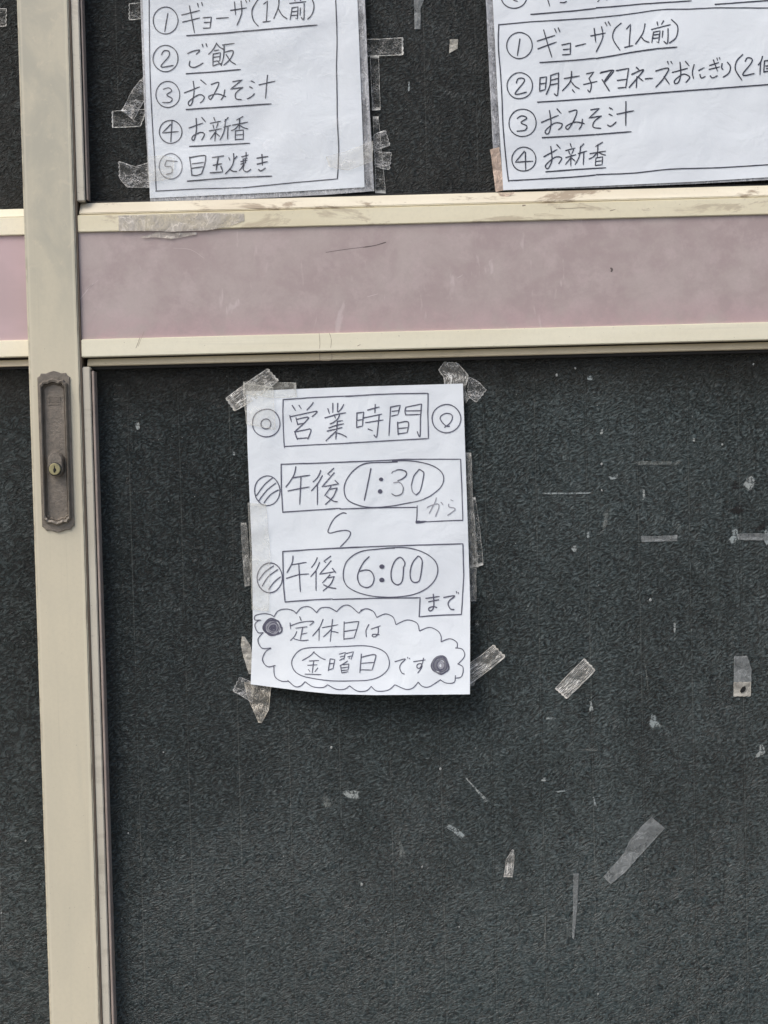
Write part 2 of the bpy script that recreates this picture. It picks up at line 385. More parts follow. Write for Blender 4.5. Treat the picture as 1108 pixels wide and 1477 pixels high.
prism_x('gasket', [(.0120, LBEAD_B), (.027, LBEAD_B), (.027, LBEAD_B-.0026), (.0125, LBEAD_B-.0026)], BD_R-.003, X1, M['gasket'], door, .0004)
box('glazing_bead', bx0, BD_R, .0034, .026, Z_BOT+.09, LBEAD_B-.0005, M['bead'], door, .0008)
box('gasket', BD_R+.0001, BD_R+.0009, .0055, .027, Z_BOT+.09, LBEAD_B-.003, M['gasket'], door, .0004)
box('gasket_lip', BD_R+.0010, BD_R+.0034, .0048, .027, Z_BOT+.09, LBEAD_B-.0045, M['gasket_brown'], door, .0005)
pane('glass_pane', BD_R-.0005, X1, Z_BOT+.09, LBEAD_B-.0027, YG, M['glass'], door)
prism_x('bottom_rail', [(.002, Z_BOT), (.03, Z_BOT), (.03, Z_BOT+.0895), (.002, Z_BOT+.0895)], X0, X1, M['rail'], door, .001)
prism_x('top_rail', [(.002, Z_TOP-.0695), (.03, Z_TOP-.0695), (.03, Z_TOP), (.002, Z_TOP)], X0, X1, M['rail'], door, .001)

def ribbon(bm, pts, width, yf, wv=.18, maxseg=5.0, taper=True, matidx=0, off=.00035):
    """a pen stroke on the paper: pts in photo pixels, yf(px,py) the depth of the paper"""
    P = [Vector(p) for p in pts]
    R = [P[0]]
    for a, b in zip(P, P[1:]):
        L = (b-a).length
        if L < .05: continue
        n = max(1, int(math.ceil(L/maxseg)))
        for i in range(1, n+1): R.append(a.lerp(b, i/n))
    if len(R) < 2: return
    sd = random.random()*50
    prev = None; k = len(R)
    for i, p in enumerate(R):
        if i == 0: t = R[1]-R[0]
        elif i == k-1: t = R[-1]-R[-2]
        else:
            t1 = (R[i]-R[i-1]).normalized(); t2 = (R[i+1]-R[i]).normalized(); t = t1+t2
            if t.length < .2: t = t2
        t.normalize(); nn = Vector((-t.y, t.x))
        wd = width*(1+wv*noise.noise(Vector((i*.35+sd, sd, 0))))*.5
        if taper and (i == k-1): wd *= .6
        jx = .18*noise.noise(Vector((p.x*.08, p.y*.08, sd)))
        q1 = p+nn*(wd+jx); q2 = p-nn*(wd-jx)
        if i == 0: q1 -= t*wd*.4; q2 -= t*wd*.4
        if i == k-1: q1 += t*wd*.4; q2 += t*wd*.4
        v1 = bm.verts.new(W(q1.x, q1.y, yf(q1.x, q1.y)-off)); v2 = bm.verts.new(W(q2.x, q2.y, yf(q2.x, q2.y)-off))
        if prev:
            f = bm.faces.new((prev[0], v1, v2, prev[1])); f.material_index = matidx
        prev = (v1, v2)
def smooth(P, closed=False, n=7):
    P = [Vector(p) for p in P]; out = []
    K = len(P)
    for i in range(K if closed else K-1):
        if closed: a, b, c, d = P[i-1], P[i], P[(i+1) % K], P[(i+2) % K]
        else: a, b, c, d = P[max(i-1, 0)], P[i], P[i+1], P[min(i+2, K-1)]
        for j in range(n):
            t = j/n
            out.append(.5*((2*b)+(c-a)*t+(2*a-5*b+4*c-d)*t*t+(3*b-a-3*c+d)*t**3))
    out.append(P[0] if closed else P[-1])
    return out
def circle(cx, cy, rx, ry, a0=-70, sweep=372, n=30, wob=.035, rot=0):
    s = random.random()*9; o = []
    for i in range(n+1):
        a = math.radians(a0+sweep*i/n); r = 1+wob*noise.noise(Vector((math.cos(a)*1.2+s, math.sin(a)*1.2, s)))
        x, y = rx*r*math.cos(a), ry*r*math.sin(a)
        o.append((cx+x*math.cos(rot)-y*math.sin(rot), cy+x*math.sin(rot)+y*math.cos(rot)))
    return o
class Pen:
    """strokes are written in enlarged crops of the photo: origin and scale bring them back"""
    def __init__(s, ox, oy, k): s.o = (ox, oy); s.k = k; s.list = []
    def pt(s, p): return (s.o[0]+p[0]/s.k, s.o[1]+p[1]/s.k)
    def add(s, txt, w=1.7, mat=0):
        """'x,y x,y; ~x,y x,y' strokes; a leading ~ means curved"""
        for st in txt.split(';'):
            st = st.strip()
            if not st: continue
            cv = st[0] == '~'; st = st.lstrip('~')
            P = [s.pt(tuple(float(c) for c in q.split(','))) for q in st.split()]
            if cv and len(P) > 2: P = smooth(P)
            s.list.append((P, w, mat))
        return s
    def circ(s, cx, cy, rx, ry, w=1.7, mat=0, **kw):
        s.list.append(([s.pt(p) for p in circle(cx, cy, rx, ry, **kw)], w, mat)); return s

def write(pens, yf, mats, parent, name='handwriting'):
    bm = bmesh.new()
    li = 0
    for p in pens:
        for P, w_, m_ in p.list:
            li += 1
            ribbon(bm, P, w_, yf, matidx=m_, off=.00030+.000004*(li % 40))
    bmesh.ops.reverse_faces(bm, faces=bm.faces)
    me = bpy.data.meshes.new(name); bm.to_mesh(me); bm.free()
    o = link(name, me, mats); o.parent = parent; o.matrix_parent_inverse = Matrix.Translation(-parent.location)
    return o

def edge_at(poly, t):
    """point a fraction t along a polyline"""
    P = [Vector(p) for p in poly]; L = [(b-a).length for a, b in zip(P, P[1:])]; tot = sum(L); d = t*tot
    for (a, b), l in zip(zip(P, P[1:]), L):
        if d <= l or b is P[-1]: return a.lerp(b, min(1, d/l) if l else 0)
        d -= l
    return P[-1]
def sheet_grid(name, left, right, top, bottom, yf, mat, parent, nu=40, nv=56, thick=.0002, jitter=0, mi=None):
    """Coons patch between four edge polylines given in photo pixels"""
    bm = bmesh.new(); uvl = bm.loops.layers.uv.new('UVMap')
    g = []; back = []
    TL, TR, BL, BR = Vector(top[0]), Vector(top[-1]), Vector(bottom[0]), Vector(bottom[-1])
    for j in range(nv+1):
        v = j/nv; r = []; rb = []
        for i in range(nu+1):
            u = i/nu
            p = (edge_at(top, u)*(1-v)+edge_at(bottom, u)*v + edge_at(left, v)*(1-u)+edge_at(right, v)*u
                 - (TL*(1-u)*(1-v)+TR*u*(1-v)+BL*(1-u)*v+BR*u*v))
            y = yf(p.x, p.y)
            r.append(bm.verts.new(W(p.x, p.y, y))); rb.append(bm.verts.new(W(p.x, p.y, y)+Vector((0, thick, 0))))
        g.append(r); back.append(rb)
    def face(vs, uvs, m=0):
        f = bm.faces.new(vs); f.smooth = True
        for l, uv in zip(f.loops, uvs): l[uvl].uv = uv
    for j in range(nv):
        for i in range(nu):
            q = [(i/nu, j/nv), (i/nu, (j+1)/nv), ((i+1)/nu, (j+1)/nv), ((i+1)/nu, j/nv)]
            face((g[j][i], g[j+1][i], g[j+1][i+1], g[j][i+1]), q)
            face((back[j][i+1], back[j+1][i+1], back[j+1][i], back[j][i]), q[::-1])
    rim = [(0, i) for i in range(nu+1)]+[(j, nu) for j in range(1, nv+1)]+[(nv, i) for i in range(nu-1, -1, -1)]+[(j, 0) for j in range(nv-1, 0, -1)]
    g2 = {k: bm.verts.new(g[k[0]][k[1]].co) for k in rim}; b2 = {k: bm.verts.new(back[k[0]][k[1]].co) for k in rim}
    for k1, k2 in zip(rim, rim[1:]+rim[:1]):
        f = bm.faces.new((g2[k1], g2[k2], b2[k2], b2[k1])); f.smooth = False
        for l in f.loops: l[uvl].uv = (.001, .001)
    me = bpy.data.meshes.new(name); bm.to_mesh(me); bm.free()
    o = link(name, me, mat)
    if parent: o.parent = parent; o.matrix_parent_inverse = Matrix.Translation(-parent.location)
    return o

def tape(name, label, pairs, y, mat, group, cat='tape', wr=.0006, nu=None, nv=8, serr=0.0, yf=None, freq=.16):
    """a strip laid along pairs of (one side, other side) points in photo pixels"""
    bm = bmesh.new(); uvl = bm.loops.layers.uv.new('UVMap'); sd = random.random()*100
    A = [a for a, b in pairs]; B = [b for a, b in pairs]
    L = sum((Vector(b)-Vector(a)).length for a, b in zip(A, A[1:]))
    nu = nu or max(4, min(40, int(L/2.5))); rows = []
    for i in range(nu+1):
        u = i/nu; a = edge_at(A, u); b = edge_at(B, u); row = []
        ax = (edge_at(A, min(1, u+.02))-edge_at(A, max(0, u-.02))); ax = ax.normalized() if ax.length else Vector((1, 0))
        for j in range(nv+1):
            v = j/nv; p = a.lerp(b, v)
            if serr and i in (0, nu): p = p+ax*serr*(1 if j % 2 else -1)*(1 if i else -1)
            p = p+Vector((noise.noise(Vector((p.x*.2, p.y*.2, sd))), noise.noise(Vector((p.x*.2, p.y*.2, sd+9)))))*.5
            bump = max(0, noise.noise(Vector((p.x*freq, p.y*freq, sd)))+.35)*wr
            yy = (yf(p.x, p.y) if yf else y)-bump
            row.append(bm.verts.new(W(p.x, p.y, yy)))
        rows.append(row)
    for i in range(nu):
        for j in range(nv):
            f = bm.faces.new((rows[i][j], rows[i+1][j], rows[i+1][j+1], rows[i][j+1])); f.smooth = True
            for l, uv in zip(f.loops, ((i/nu, j/nv), ((i+1)/nu, j/nv), ((i+1)/nu, (j+1)/nv), (i/nu, (j+1)/nv))): l[uvl].uv = uv
    me = bpy.data.meshes.new(name)
    bm.normal_update()
    if sum(f.normal.y for f in bm.faces) > 0: bmesh.ops.reverse_faces(bm, faces=bm.faces)
    # origin on the strip itself
    c = sum((v.co for v in bm.verts), Vector())/len(bm.verts)
    for v in bm.verts: v.co -= c
    bm.to_mesh(me); bm.free()
    o = link(name, me, mat); o.location = c
    return tag(o, label, cat, group)

# ------------------------------------------------------------------ wear on the band and rails (parts of the door)
def mark(name, strokes, yv, mat, parent):
    bm = bmesh.new()
    for P, w_ in strokes: ribbon(bm, smooth(P) if len(P) > 2 else P, w_, lambda a, b: yv, .5, off=.0001)
    bmesh.ops.reverse_faces(bm, faces=bm.faces)
    me = bpy.data.meshes.new(name); bm.to_mesh(me); bm.free()
    o = link(name, me, mat); o.parent = parent; o.matrix_parent_inverse = Matrix.Translation(-parent.location)
mark('scratch', [([(470, 364), (500, 359.5), (528, 356)], .6), ([(524, 356.6), (540, 354.2), (557, 349.4)], 1.2)], .0052, M['mark'], door)
mark('dent', [([(881, 386.5), (883, 389), (881.6, 391.8)], 3.0)], .0052, M['mark'], door)
mark('hairline', [([(460.5, 480), (461.5, 495), (460.8, 503)], .5), ([(475, 480), (478, 490), (477, 502)], .5),
                  ([(202, 487), (199, 495), (196, 502)], .7), ([(208, 478), (203, 490), (199, 500)], .4), ([(516, 499), (520, 497)], 1)], .0022, M['hair'], door)
mark('hairline', [([(460.6, 507), (461.5, 517), (462, 519.5), (476, 520), (479, 515), (478, 508)], .6)], .0080, M['hair'], door)
mark('hairline', [([(802, 301), (820, 300.5), (845, 299.5)], .8), ([(880, 304), (888, 302)], 1), ([(754, 296.5), (758, 296)], 2)], .0028, M['hair'], door)
mark('scuff', [([(116, 431), (125, 420), (135, 408)], .7), ([(124, 420), (133, 411), (142, 404)], .5), ([(250, 358), (275, 360), (295, 373)], .5),
               ([(530, 428), (545, 424)], .6), ([(660, 401), (668, 396)], .7)], .0052, flat('pale_scuff', (.66, .58, .57), .6), door)

# ------------------------------------------------------------------ lock plate
def ring(w_, h_, cx, cz, s):
    prof = [(-1, 6.3), (-.84, 4.6), (-.80, 2.3), (-.44, 2.4), (-.30, 1.3), (0, 0), (.30, 1.3), (.44, 2.4), (.80, 2.3), (.84, 4.6), (1, 6.3)]
    def top(u):
        for (a, b), (c, d) in zip(prof, prof[1:]):
            if u <= c: return (b+(d-b)*(u-a)/(c-a))*.001*s
        return prof[-1][1]*.001*s
    N1 = 26; o = []
    for i in range(N1+1): u = 1-2*i/N1; o.append((cx+u*w_, cz+h_-top(u)))
    zs = h_-.0063*s
    for i in range(1, 12): o.append((cx-w_, cz+zs-2*zs*i/12))
    for i in range(N1+1): u = -1+2*i/N1; o.append((cx+u*w_, cz-h_+top(u)))
    for i in range(1, 12): o.append((cx+w_, cz-zs+2*zs*i/12))
    return o
LC = (W(78.2, 534.9)+W(83.3, 768))/2; LC.x += .0002
LH = (W(78.2, 534.9).z-W(83.3, 768).z)/2
bm = bmesh.new(); prev = None
rings = [(.0157, LH, .0005, 1), (.0157, LH, -.0012, 1), (.0152, LH-.0005, -.0018, 1), (.0134, LH-.0068, -.0018, .9), (.0129, LH-.0075, -.0050, .9),
         (.0121, LH-.0085, -.0062, .85), (.0113, LH-.0105, -.0056, .8), (.0106, LH-.0112, -.0030, .75), (.0102, LH-.0118, -.0036, .75), (.0092, LH-.0135, -.0006, .7)]
for k, (a, h_, y, s) in enumerate(rings):
    vs = []
    for (x, z) in ring(a, h_, LC.x, LC.z, s):
        jy = .0007*noise.noise(Vector((x*420, z*420, 3))) if 3 < k < 8 and abs(z-LC.z) > LH-.02 else .0
        vs.append(bm.verts.new((x, y+jy, z)))
    if prev:
        for i in range(len(vs)): bm.faces.new((prev[i], prev[(i+1) % len(vs)], vs[(i+1) % len(vs)], vs[i]))
    prev = vs
lock = bm_obj('lock_plate', bm, M['bronze'], door)
for p in lock.data.polygons: p.use_smooth = False
def kid(o, parent):
    o.parent = parent; o.matrix_parent_inverse = parent.matrix_parent_inverse.copy() if False else Matrix.Translation(-door.location)
    return o
def lock_kid(o):
    # the plate has a parent inverse of its own: keep the piece where it was built
    o.parent = lock; o.matrix_parent_inverse = Matrix.Identity(4); return o
bm = bmesh.new(); vs = [bm.verts.new((x, -.0009, z)) for x, z in ring(.0094, LH-.0133, LC.x, LC.z, .7)]; bm.faces.new(vs)
r = bmesh.ops.extrude_face_region(bm, geom=bm.faces[:]); 
for e in r['geom']:
    if isinstance(e, bmesh.types.BMVert): e.co.y += .0008
lock_kid(bm_obj('finger_recess', bm, M['bronze']))
# small stamped rectangle with a worn emboss
c = W(79, 578, 0)
bm = bmesh.new()
def bar(bm, x0, x1, y0, y1, z0, z1):
    v = bmesh.ops.create_cube(bm, size=1)['verts']
    for q in v: q.co = Vector(((x0+x1)/2+q.co.x*(x1-x0), (y0+y1)/2+q.co.y*(y1-y0), (z0+z1)/2+q.co.z*(z1-z0)))
a, b = .0060, .0038
bar(bm, c.x-a, c.x-a+.0008, -.0015, -.0006, c.z-b, c.z+b); bar(bm, c.x+a-.0008, c.x+a, -.0015, -.0006, c.z-b, c.z+b)
bar(bm, c.x-a+.0008, c.x+a-.0008, -.0014, -.0006, c.z+b-.0007, c.z+b); bar(bm, c.x-a+.0008, c.x+a-.0008, -.0016, -.0006, c.z-b, c.z-b+.0009)
for i in range(7):
    x = c.x-a+.0018+i*.0013; bar(bm, x, x+.0006, -.0013, -.0006, c.z-b*.45+random.uniform(-.0006, .0006), c.z+b*.45+random.uniform(-.0008, .0006))
lock_kid(bm_obj('stamped_emblem', bm, M['bronze']))
def stadium(cx, z0, z1, r, n=14):
    o = []
    for i in range(n+1): t = math.pi*i/n; o.append((cx+r*math.cos(t), z1+r*math.sin(t)))
    for i in range(n+1): t = math.pi+math.pi*i/n; o.append((cx+r*math.cos(t), z0+r*math.sin(t)))
    return o
def loft(levels, cap=True):
    bm = bmesh.new(); prev = None
    for pts, y in levels:
        vs = [bm.verts.new((x, y, z)) for x, z in pts]
        if prev:
            for i in range(len(vs)): bm.faces.new((prev[i], prev[(i+1) % len(vs)], vs[(i+1) % len(vs)], vs[i]))
        prev = vs
    if cap: bm.faces.new(prev)
    return bm
kc = W(79.2, 676.5, -.011)
zt = W(79, 652, -.010).z
rad = .0073
lock_kid(bm_obj('lock_housing', loft([(stadium(kc.x+.0003, kc.z-.0002, zt-rad, rad), -.0008), (stadium(kc.x, kc.z, zt-rad, rad-.0002), -.0088), (stadium(kc.x, kc.z, zt-rad, rad-.0010), -.0100)]), M['bronze']))
def disk(cx, cz, r, n=36): return [(cx+r*math.cos(2*math.pi*i/n), cz+r*math.sin(2*math.pi*i/n)) for i in range(n)]
lock_kid(bm_obj('cylinder_collar', loft([(disk(kc.x, kc.z, .0064), -.0100), (disk(kc.x, kc.z, .0064), -.0108), (disk(kc.x, kc.z, .0058), -.0110)]), M['gasket']))
lock_kid(bm_obj('key_cylinder', loft([(disk(kc.x, kc.z, .0056), -.0108), (disk(kc.x, kc.z, .0056), -.0121), (disk(kc.x, kc.z, .0051), -.0126)]), M['brass']))
kh = [(-.0003, .0034), (.0003, .0034), (.0005, .0012), (.0016, 0), (.0017, -.0016), (.0008, -.0026), (.0006, -.0036), (-.0006, -.0036), (-.0010, -.0024), (-.0012, -.0006), (-.0005, .0012)]
lock_kid(bm_obj('keyhole', loft([([(kc.x+a, kc.z+b) for a, b in kh], -.0124), ([(kc.x+a, kc.z+b) for a, b in kh], -.0128)]), M['black']))

# ------------------------------------------------------------------ the left leaf, sliding behind
door2 = empty('sliding_door', (ST_L-.41, .045, Z_BOT))
tag(door2, 'left sliding door passing behind the beige stile, brighter pink band and rails', 'door', 'sliding doors of the shop front')
YB = .036
LX0, LX1 = ST_L-.85, ST_R-.004
zz = [W(20, p, YB+.003).z for p in (299.5, 313.5, 339.3, 490.7, 515, 518.5, 528)]
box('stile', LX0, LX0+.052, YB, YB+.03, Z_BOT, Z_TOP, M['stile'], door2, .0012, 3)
a0 = LX0+.0525
M['rail_bright'] = painted('clean_rail_paint', (.93, .875, .70), (.82, .76, .57), .4, .33, 0, False)
pane('glass_pane', a0, LX1, zz[0], Z_TOP-.07, YB+.014, M['glass_up'], door2)
prism_x('sill_bead', [(YB+.010, zz[0]), (YB+.028, zz[0]), (YB+.028, zz[1]+.0003), (YB+.003, zz[1]+.0003)], a0, LX1, M['rail'], door2)
prism_x('rail', [(YB+.002, zz[1]), (YB+.028, zz[1]), (YB+.028, zz[2]), (YB+.002, zz[2])], a0, LX1, M['rail_bright'], door2, .0007)
n = N('bright_pink_laminate'); f = n.noise(12, 4, .6, .4, n.map((.4, 1, 1)))
M['pink2'] = n.set(n.mix(n.ramp(f, .38, .62), (.50, .385, .40), (.57, .43, .455)), .5, n.bump(n.noise(30, 3), .2, .0006))
box('pink_panel', a0, LX1, YB+.005, YB+.02, zz[3]+.0002, zz[2]-.0002, M['pink2'], door2, 0)
prism_x('rail', [(YB+.002, zz[3]), (YB+.028, zz[3]), (YB+.028, zz[4]), (YB+.002, zz[4])], a0, LX1, M['rail_bright'], door2, .0007)
box('groove', a0, LX1, YB+.012, YB+.024, zz[5]+.0002, zz[4]-.0002, M['groove'], door2, 0)
prism_x('glazing_bead', [(YB+.010, zz[5]), (YB+.027, zz[5]), (YB+.027, zz[6]), (YB+.008, zz[6])], a0, LX1, M['bead_h'], door2)
box('gasket', a0, LX1, YB+.012, YB+.0138, zz[6]-.0022, zz[6]-.0002, M['gasket'], door2, 0)
pane('glass_pane', a0, LX1, Z_BOT+.09, zz[6]-.0003, YB+.014, M['glass'], door2)
prism_x('bottom_rail', [(YB+.002, Z_BOT), (YB+.03, Z_BOT), (YB+.03, Z_BOT+.0895), (YB+.002, Z_BOT+.0895)], a0, LX1, M['rail'], door2, .001)
prism_x('top_rail', [(YB+.002, Z_TOP-.0695), (YB+.03, Z_TOP-.0695), (YB+.03, Z_TOP), (YB+.002, Z_TOP)], a0, LX1, M['rail'], door2, .001)

# ------------------------------------------------------------------ opening-hours notice
def nz(x, y, s, k): return noise.noise(Vector((x*s, y*s, k)))
def y_main(px, py):
    u = (px-356)/315; v = (py-558)/442
    y = .0138 - .0015*nz(px, py, .011, 1) - .0005*nz(px, py, .03, 5)
    y -= .013*max(0, v)**5*min(1, max(0, u)*2.6+.05) + .0015*math.sin(max(0, min(1, v))*math.pi)
    y -= .0016*max(0, u-.9)*10*max(0, v-.3)
    y -= .0012*abs(nz(px+py*.4, py-px*.5, .013, 31))*max(0, 1-v) + .0009*abs(nz(px-py*.3, py*.6, .02, 77))
    # small creases where the side tapes pull
    d = math.hypot(px-372, (py-762)*1.6); y -= .0011*math.exp(-(d/16)**2)
    return y
sg = empty('notice_sheet', W(515, 1001, .012))
tag(sg, 'white handwritten opening-hours notice taped at the centre of the lower glass pane', 'notice')
top = [(355.5, 564.3), (436, 560.8), (520, 557.6), (610, 555), (667.8, 553.2)]
rgt = [(667.8, 553.2), (671.5, 660), (675.2, 770), (678.3, 870), (677.9, 1001.4)]
lft = [(355.5, 564.3), (356.9, 640), (363.6, 800), (364.8, 900), (361.7, 987)]
bot = [(361.7, 987), (400, 992), (440, 997), (480, 1001), (540, 1002.6), (620, 1002), (677.9, 1001.4)]
sheet_grid('paper', lft, rgt, top, bot, y_main, M['paper'], sg)
p1 = Pen(310, 510, 5.276); p1b = Pen(400, 560, 9.233); p2 = Pen(500, 510, 5.276)
p1.circ(391, 529, 106, 107, 1.5); p1.circ(388, 535, 38, 38, 1.5, a0=20)
p1b.add('78,150 74,300 80,560 95,795; 78,152 400,128 800,108 1108,97; 92,775 500,752 800,738 1108,722', 1.5)
# ei gyou
p1b.add('198,225 245,298; 288,225 320,272; ~478,188 450,230 392,292; 165,362 190,448; ~170,380 350,340 530,308 460,380; 250,392 272,490; ~255,415 410,385 370,450 235,575; 275,480 360,465; 230,572 268,685; ~235,578 330,562 448,548 405,680; 265,668 410,660', 1.6)
p1b.add('740,198 738,325; 805,198 800,318; ~885,215 850,275 808,318; 672,268 695,340; 632,395 780,350 915,325; 755,350 775,400; ~830,345 810,400 755,450 700,475; 800,440 872,430; 685,530 780,495 885,472; 662,570 790,540 865,520; 800,440 792,560; ~795,560 720,630 645,702; 785,590 778,680; ~790,592 860,615 925,650', 1.6)
p2.add('620,302 618,450 622,648; -8,325 200,312 400,304 620,302; -8,682 300,664 622,646', 1.5)
p2.add('78,450 75,565; 78,452 130,445 120,552; 75,508 122,500; 75,562 122,550; 158,430 250,405; 218,385 214,452; 125,490 200,475 270,460; 143,525 280,505; ~248,465 238,560 228,635 207,618; 163,573 198,587', 1.6)
p2.add('335,405 328,520 322,625; 335,407 408,393 392,460; 345,440 398,432; 342,476 392,464; ~450,410 444,440 450,466; 450,408 570,383; ~570,383 562,500 558,630 537,592; 452,436 572,434; 448,467 560,463; 388,520 392,620; ~390,528 468,520 462,600; 395,570 468,563; 395,610 462,602', 1.6)
p2.circ(760, 493, 110, 108, 1.5); p2.add('~745,562 785,530 805,492 795,462 755,455 718,475 716,505 755,550 785,552', 1.5)
p3 = Pen(350, 640, 6.518); p4 = Pen(490, 640, 5.276)
p3.circ(232, 440, 120, 140, 1.5); p3.add('~130,488 200,390 285,318; ~150,540 225,440 315,368; ~200,558 260,480 338,433', 1.5)
p3.add('362,190 364,420 378,650; 362,193 700,182 1108,166; 378,643 700,622 920,606', 1.6)
p3.add('~500,215 480,300 405,410; 470,320 632,295; 425,445 520,425 627,405; 548,310 537,572', 1.6)
p3.add('~735,248 710,310 660,360; ~750,298 710,370 645,445; 703,375 703,575; 857,230 800,283 822,297; 862,272 745,405 905,377; 868,345 905,380; 832,400 770,490; 822,427 890,415; ~888,415 850,500 775,572; ~785,490 850,537 893,545', 1.6)
p3.add('~975,655 935,652 860,705 805,810 820,840 900,822 975,815 1015,838 990,895 918,970', 1.5)
p4.add('0,142 300,128 500,118 700,118 920,118; 920,118 930,350 937,582; 937,582 800,587 655,594; 583,602 588,540 590,470; 0,497 300,487 590,484', 1.5)
p4.add('580,598 620,594 660,592; 582,600 640,597; 582,595 610,590', 2.6)
p4.add('~440,138 350,141 200,150 110,200 50,280 34,350 55,420 120,460 230,484 380,476 550,446', 1.6)
p4.add('~400,132 500,128 600,138 700,165 770,210 792,265 770,330 700,390 640,422', 1.5)
p4.add('~640,422 600,435 550,446', 1.4, 1)
p4.add('~238,188 215,300 187,432', 1.8)
for q in range(3):
    p4.circ(315, 271, 12-q*4, 10-q*3, 1.8, a0=q*60); p4.circ(308, 363, 13-q*4, 12-q*4, 1.8, a0=q*60)
p4.add('~430,202 450,198 500,208 508,235 480,265 440,282', 1.6, 1); p4.add('~440,198 480,200 509,225 500,250 465,275', 1.5)
p4.add('~395,225 405,212 432,203', 1.3, 2); p4.add('~410,298 445,292 470,305 485,335', 1.4, 2); p4.add('~485,335 475,378 430,396 395,380', 1.5, 1)
p4.add('~605,195 565,245 545,320', 1.5); p4.add('~545,320 555,365 583,390', 1.4, 2); p4.add('~583,390 615,350 640,235 628,208 605,195', 1.6)
p4.add('~665,485 700,468 745,458 755,480 738,530 728,553; ~735,410 725,445 680,530; ~770,445 778,452 785,465', 1.4, 2)
p4.add('845,427 865,435; ~830,458 832,480 870,488 875,505 820,545', 1.4, 2)
p5 = Pen(340, 770, 6.156); p6 = Pen(480, 770, 5.036)
p5.circ(303, 390, 112, 131, 1.5); p5.add('~205,410 260,340 338,282; ~235,465 290,380 375,315; ~292,495 340,430 400,380', 1.5)
p5.add('418,155 420,300 426,480 438,607; 418,157 700,137 1108,116; 438,604 700,584 862,577', 1.6)
p5.add('~508,195 500,260 455,345; 497,275 628,253; 450,395 560,362 650,356; 560,265 575,517', 1.6)
p5.add('~725,210 705,255 672,300; ~745,252 715,320 665,382; 713,330 713,505; 845,197 783,243 802,256; 848,238 745,358 888,335; 858,305 890,347; 838,362 768,437; 822,390 875,378; ~875,378 840,450 775,508; ~780,452 830,475 893,485', 1.6)
p6.add('0,106 300,92 600,82 945,72; 945,72 952,300 935,587; 935,585 800,590 690,597 628,603; 628,603 635,460; 0,476 300,468 635,464', 1.6)
p6.add('~450,102 330,110 200,130 110,190 80,260 82,340 130,400 250,445 400,460 550,448 660,410 735,345 762,270 745,200 680,145 580,108 490,98 380,104', 1.5)
p6.add('~265,165 225,205 190,270 180,320 200,370 245,390 285,370 300,320 280,275 240,262 195,272', 1.7)
for q in range(3):
    p6.circ(357, 238, 14-q*4, 12-q*4, 1.8, a0=q*50); p6.circ(357, 335, 14-q*4, 12-q*4, 1.8, a0=q*50)
p6.add('~520,235 522,205 490,170 450,200 425,270 430,340 470,370 505,340 515,235; ~620,160 580,210 562,280 570,335 600,353 632,330 650,215 640,175 620,160', 1.7)
p6.add('675,468 775,455; 695,493 772,478; ~730,437 735,500 728,545 705,560 698,540 730,528 757,535; ~805,462 885,450 850,482 838,510 855,545 883,550; 898,418 901,432; 911,425 915,437', 1.7)
p7 = Pen(410, 885, 7.387)
p7.add('165,32 182,78; 62,98 68,165; ~65,130 180,92 312,82 272,125; 122,155 245,140; 195,150 172,278; 182,220 245,205; ~135,190 110,240 65,288; ~100,268 180,288 258,282', 1.3)
p7.add('~415,58 375,150 300,240; 372,160 370,292; 405,150 575,118; 515,60 490,300; ~510,155 470,200 415,250; ~505,190 540,195 578,205', 1.35)
p7.add('638,85 635,280; ~638,102 780,85 790,110 745,260; 640,190 775,170; 638,270 745,258', 1.35)
p7.add('~903,115 872,180 875,248; 925,165 1025,130; ~1003,140 1000,210 970,245 938,240 950,220 1015,225', 1.4)
p7.add('~320,405 270,455 190,500; ~318,415 380,465 440,492; 265,505 370,498; 248,550 352,545; 315,505 298,635; 258,595 275,620; 358,578 325,620; 220,645 395,650', 1.3)
p7.add('490,480 468,612; 490,482 538,488 520,585 475,600; 485,535 528,530', 1.3)
p7.add('585,432 652,412 635,490; 595,460 640,450; 590,498 638,475; 660,425 738,405 712,490; 675,462 720,450; 690,478 700,470; 675,505 590,560; 600,548 612,632; 625,545 690,535 680,600; 612,578 682,568; 615,605 680,600; 612,632 682,618', 1.25)
p7.add('822,430 805,632; ~822,465 900,445 972,440 965,500 935,600; 820,530 960,520; 808,602 835,598 935,602', 1.35)
p7.add('~590,352 420,358 230,368 140,410 85,490 85,560 130,630 230,675 400,705 560,718 760,716 900,708 1020,670 1100,600 1120,520 1090,430 1020,380 920,350 800,342 600,352 540,350', 1.3)
p8 = Pen(520, 870, 5.036)
p8.add('~250,425 325,405 295,440 285,470 300,505 320,515; 342,392 345,402; 355,398 360,408; 385,425 472,412; ~458,398 448,440 430,472 410,465 415,445 440,440 445,465 415,508', 1.4)
arcs8 = ['0,52 50,40 95,62 118,103', '118,103 180,78 235,100 258,155', '258,155 340,122 410,145 428,202', '428,202 500,175 560,200 585,240 585,280', '585,280 650,258 700,285 702,326',
         '690,325 740,335 756,385 710,440', '705,440 745,465 735,530 690,545', '690,525 680,575 625,580 580,558', '582,555 500,606 450,604 420,573', '420,573 380,615 330,626 250,592', '250,592 200,632 120,638 78,603']
p8.add(';'.join('~'+a for a in arcs8), 1.25)
p9 = Pen(320, 870, 5.036)
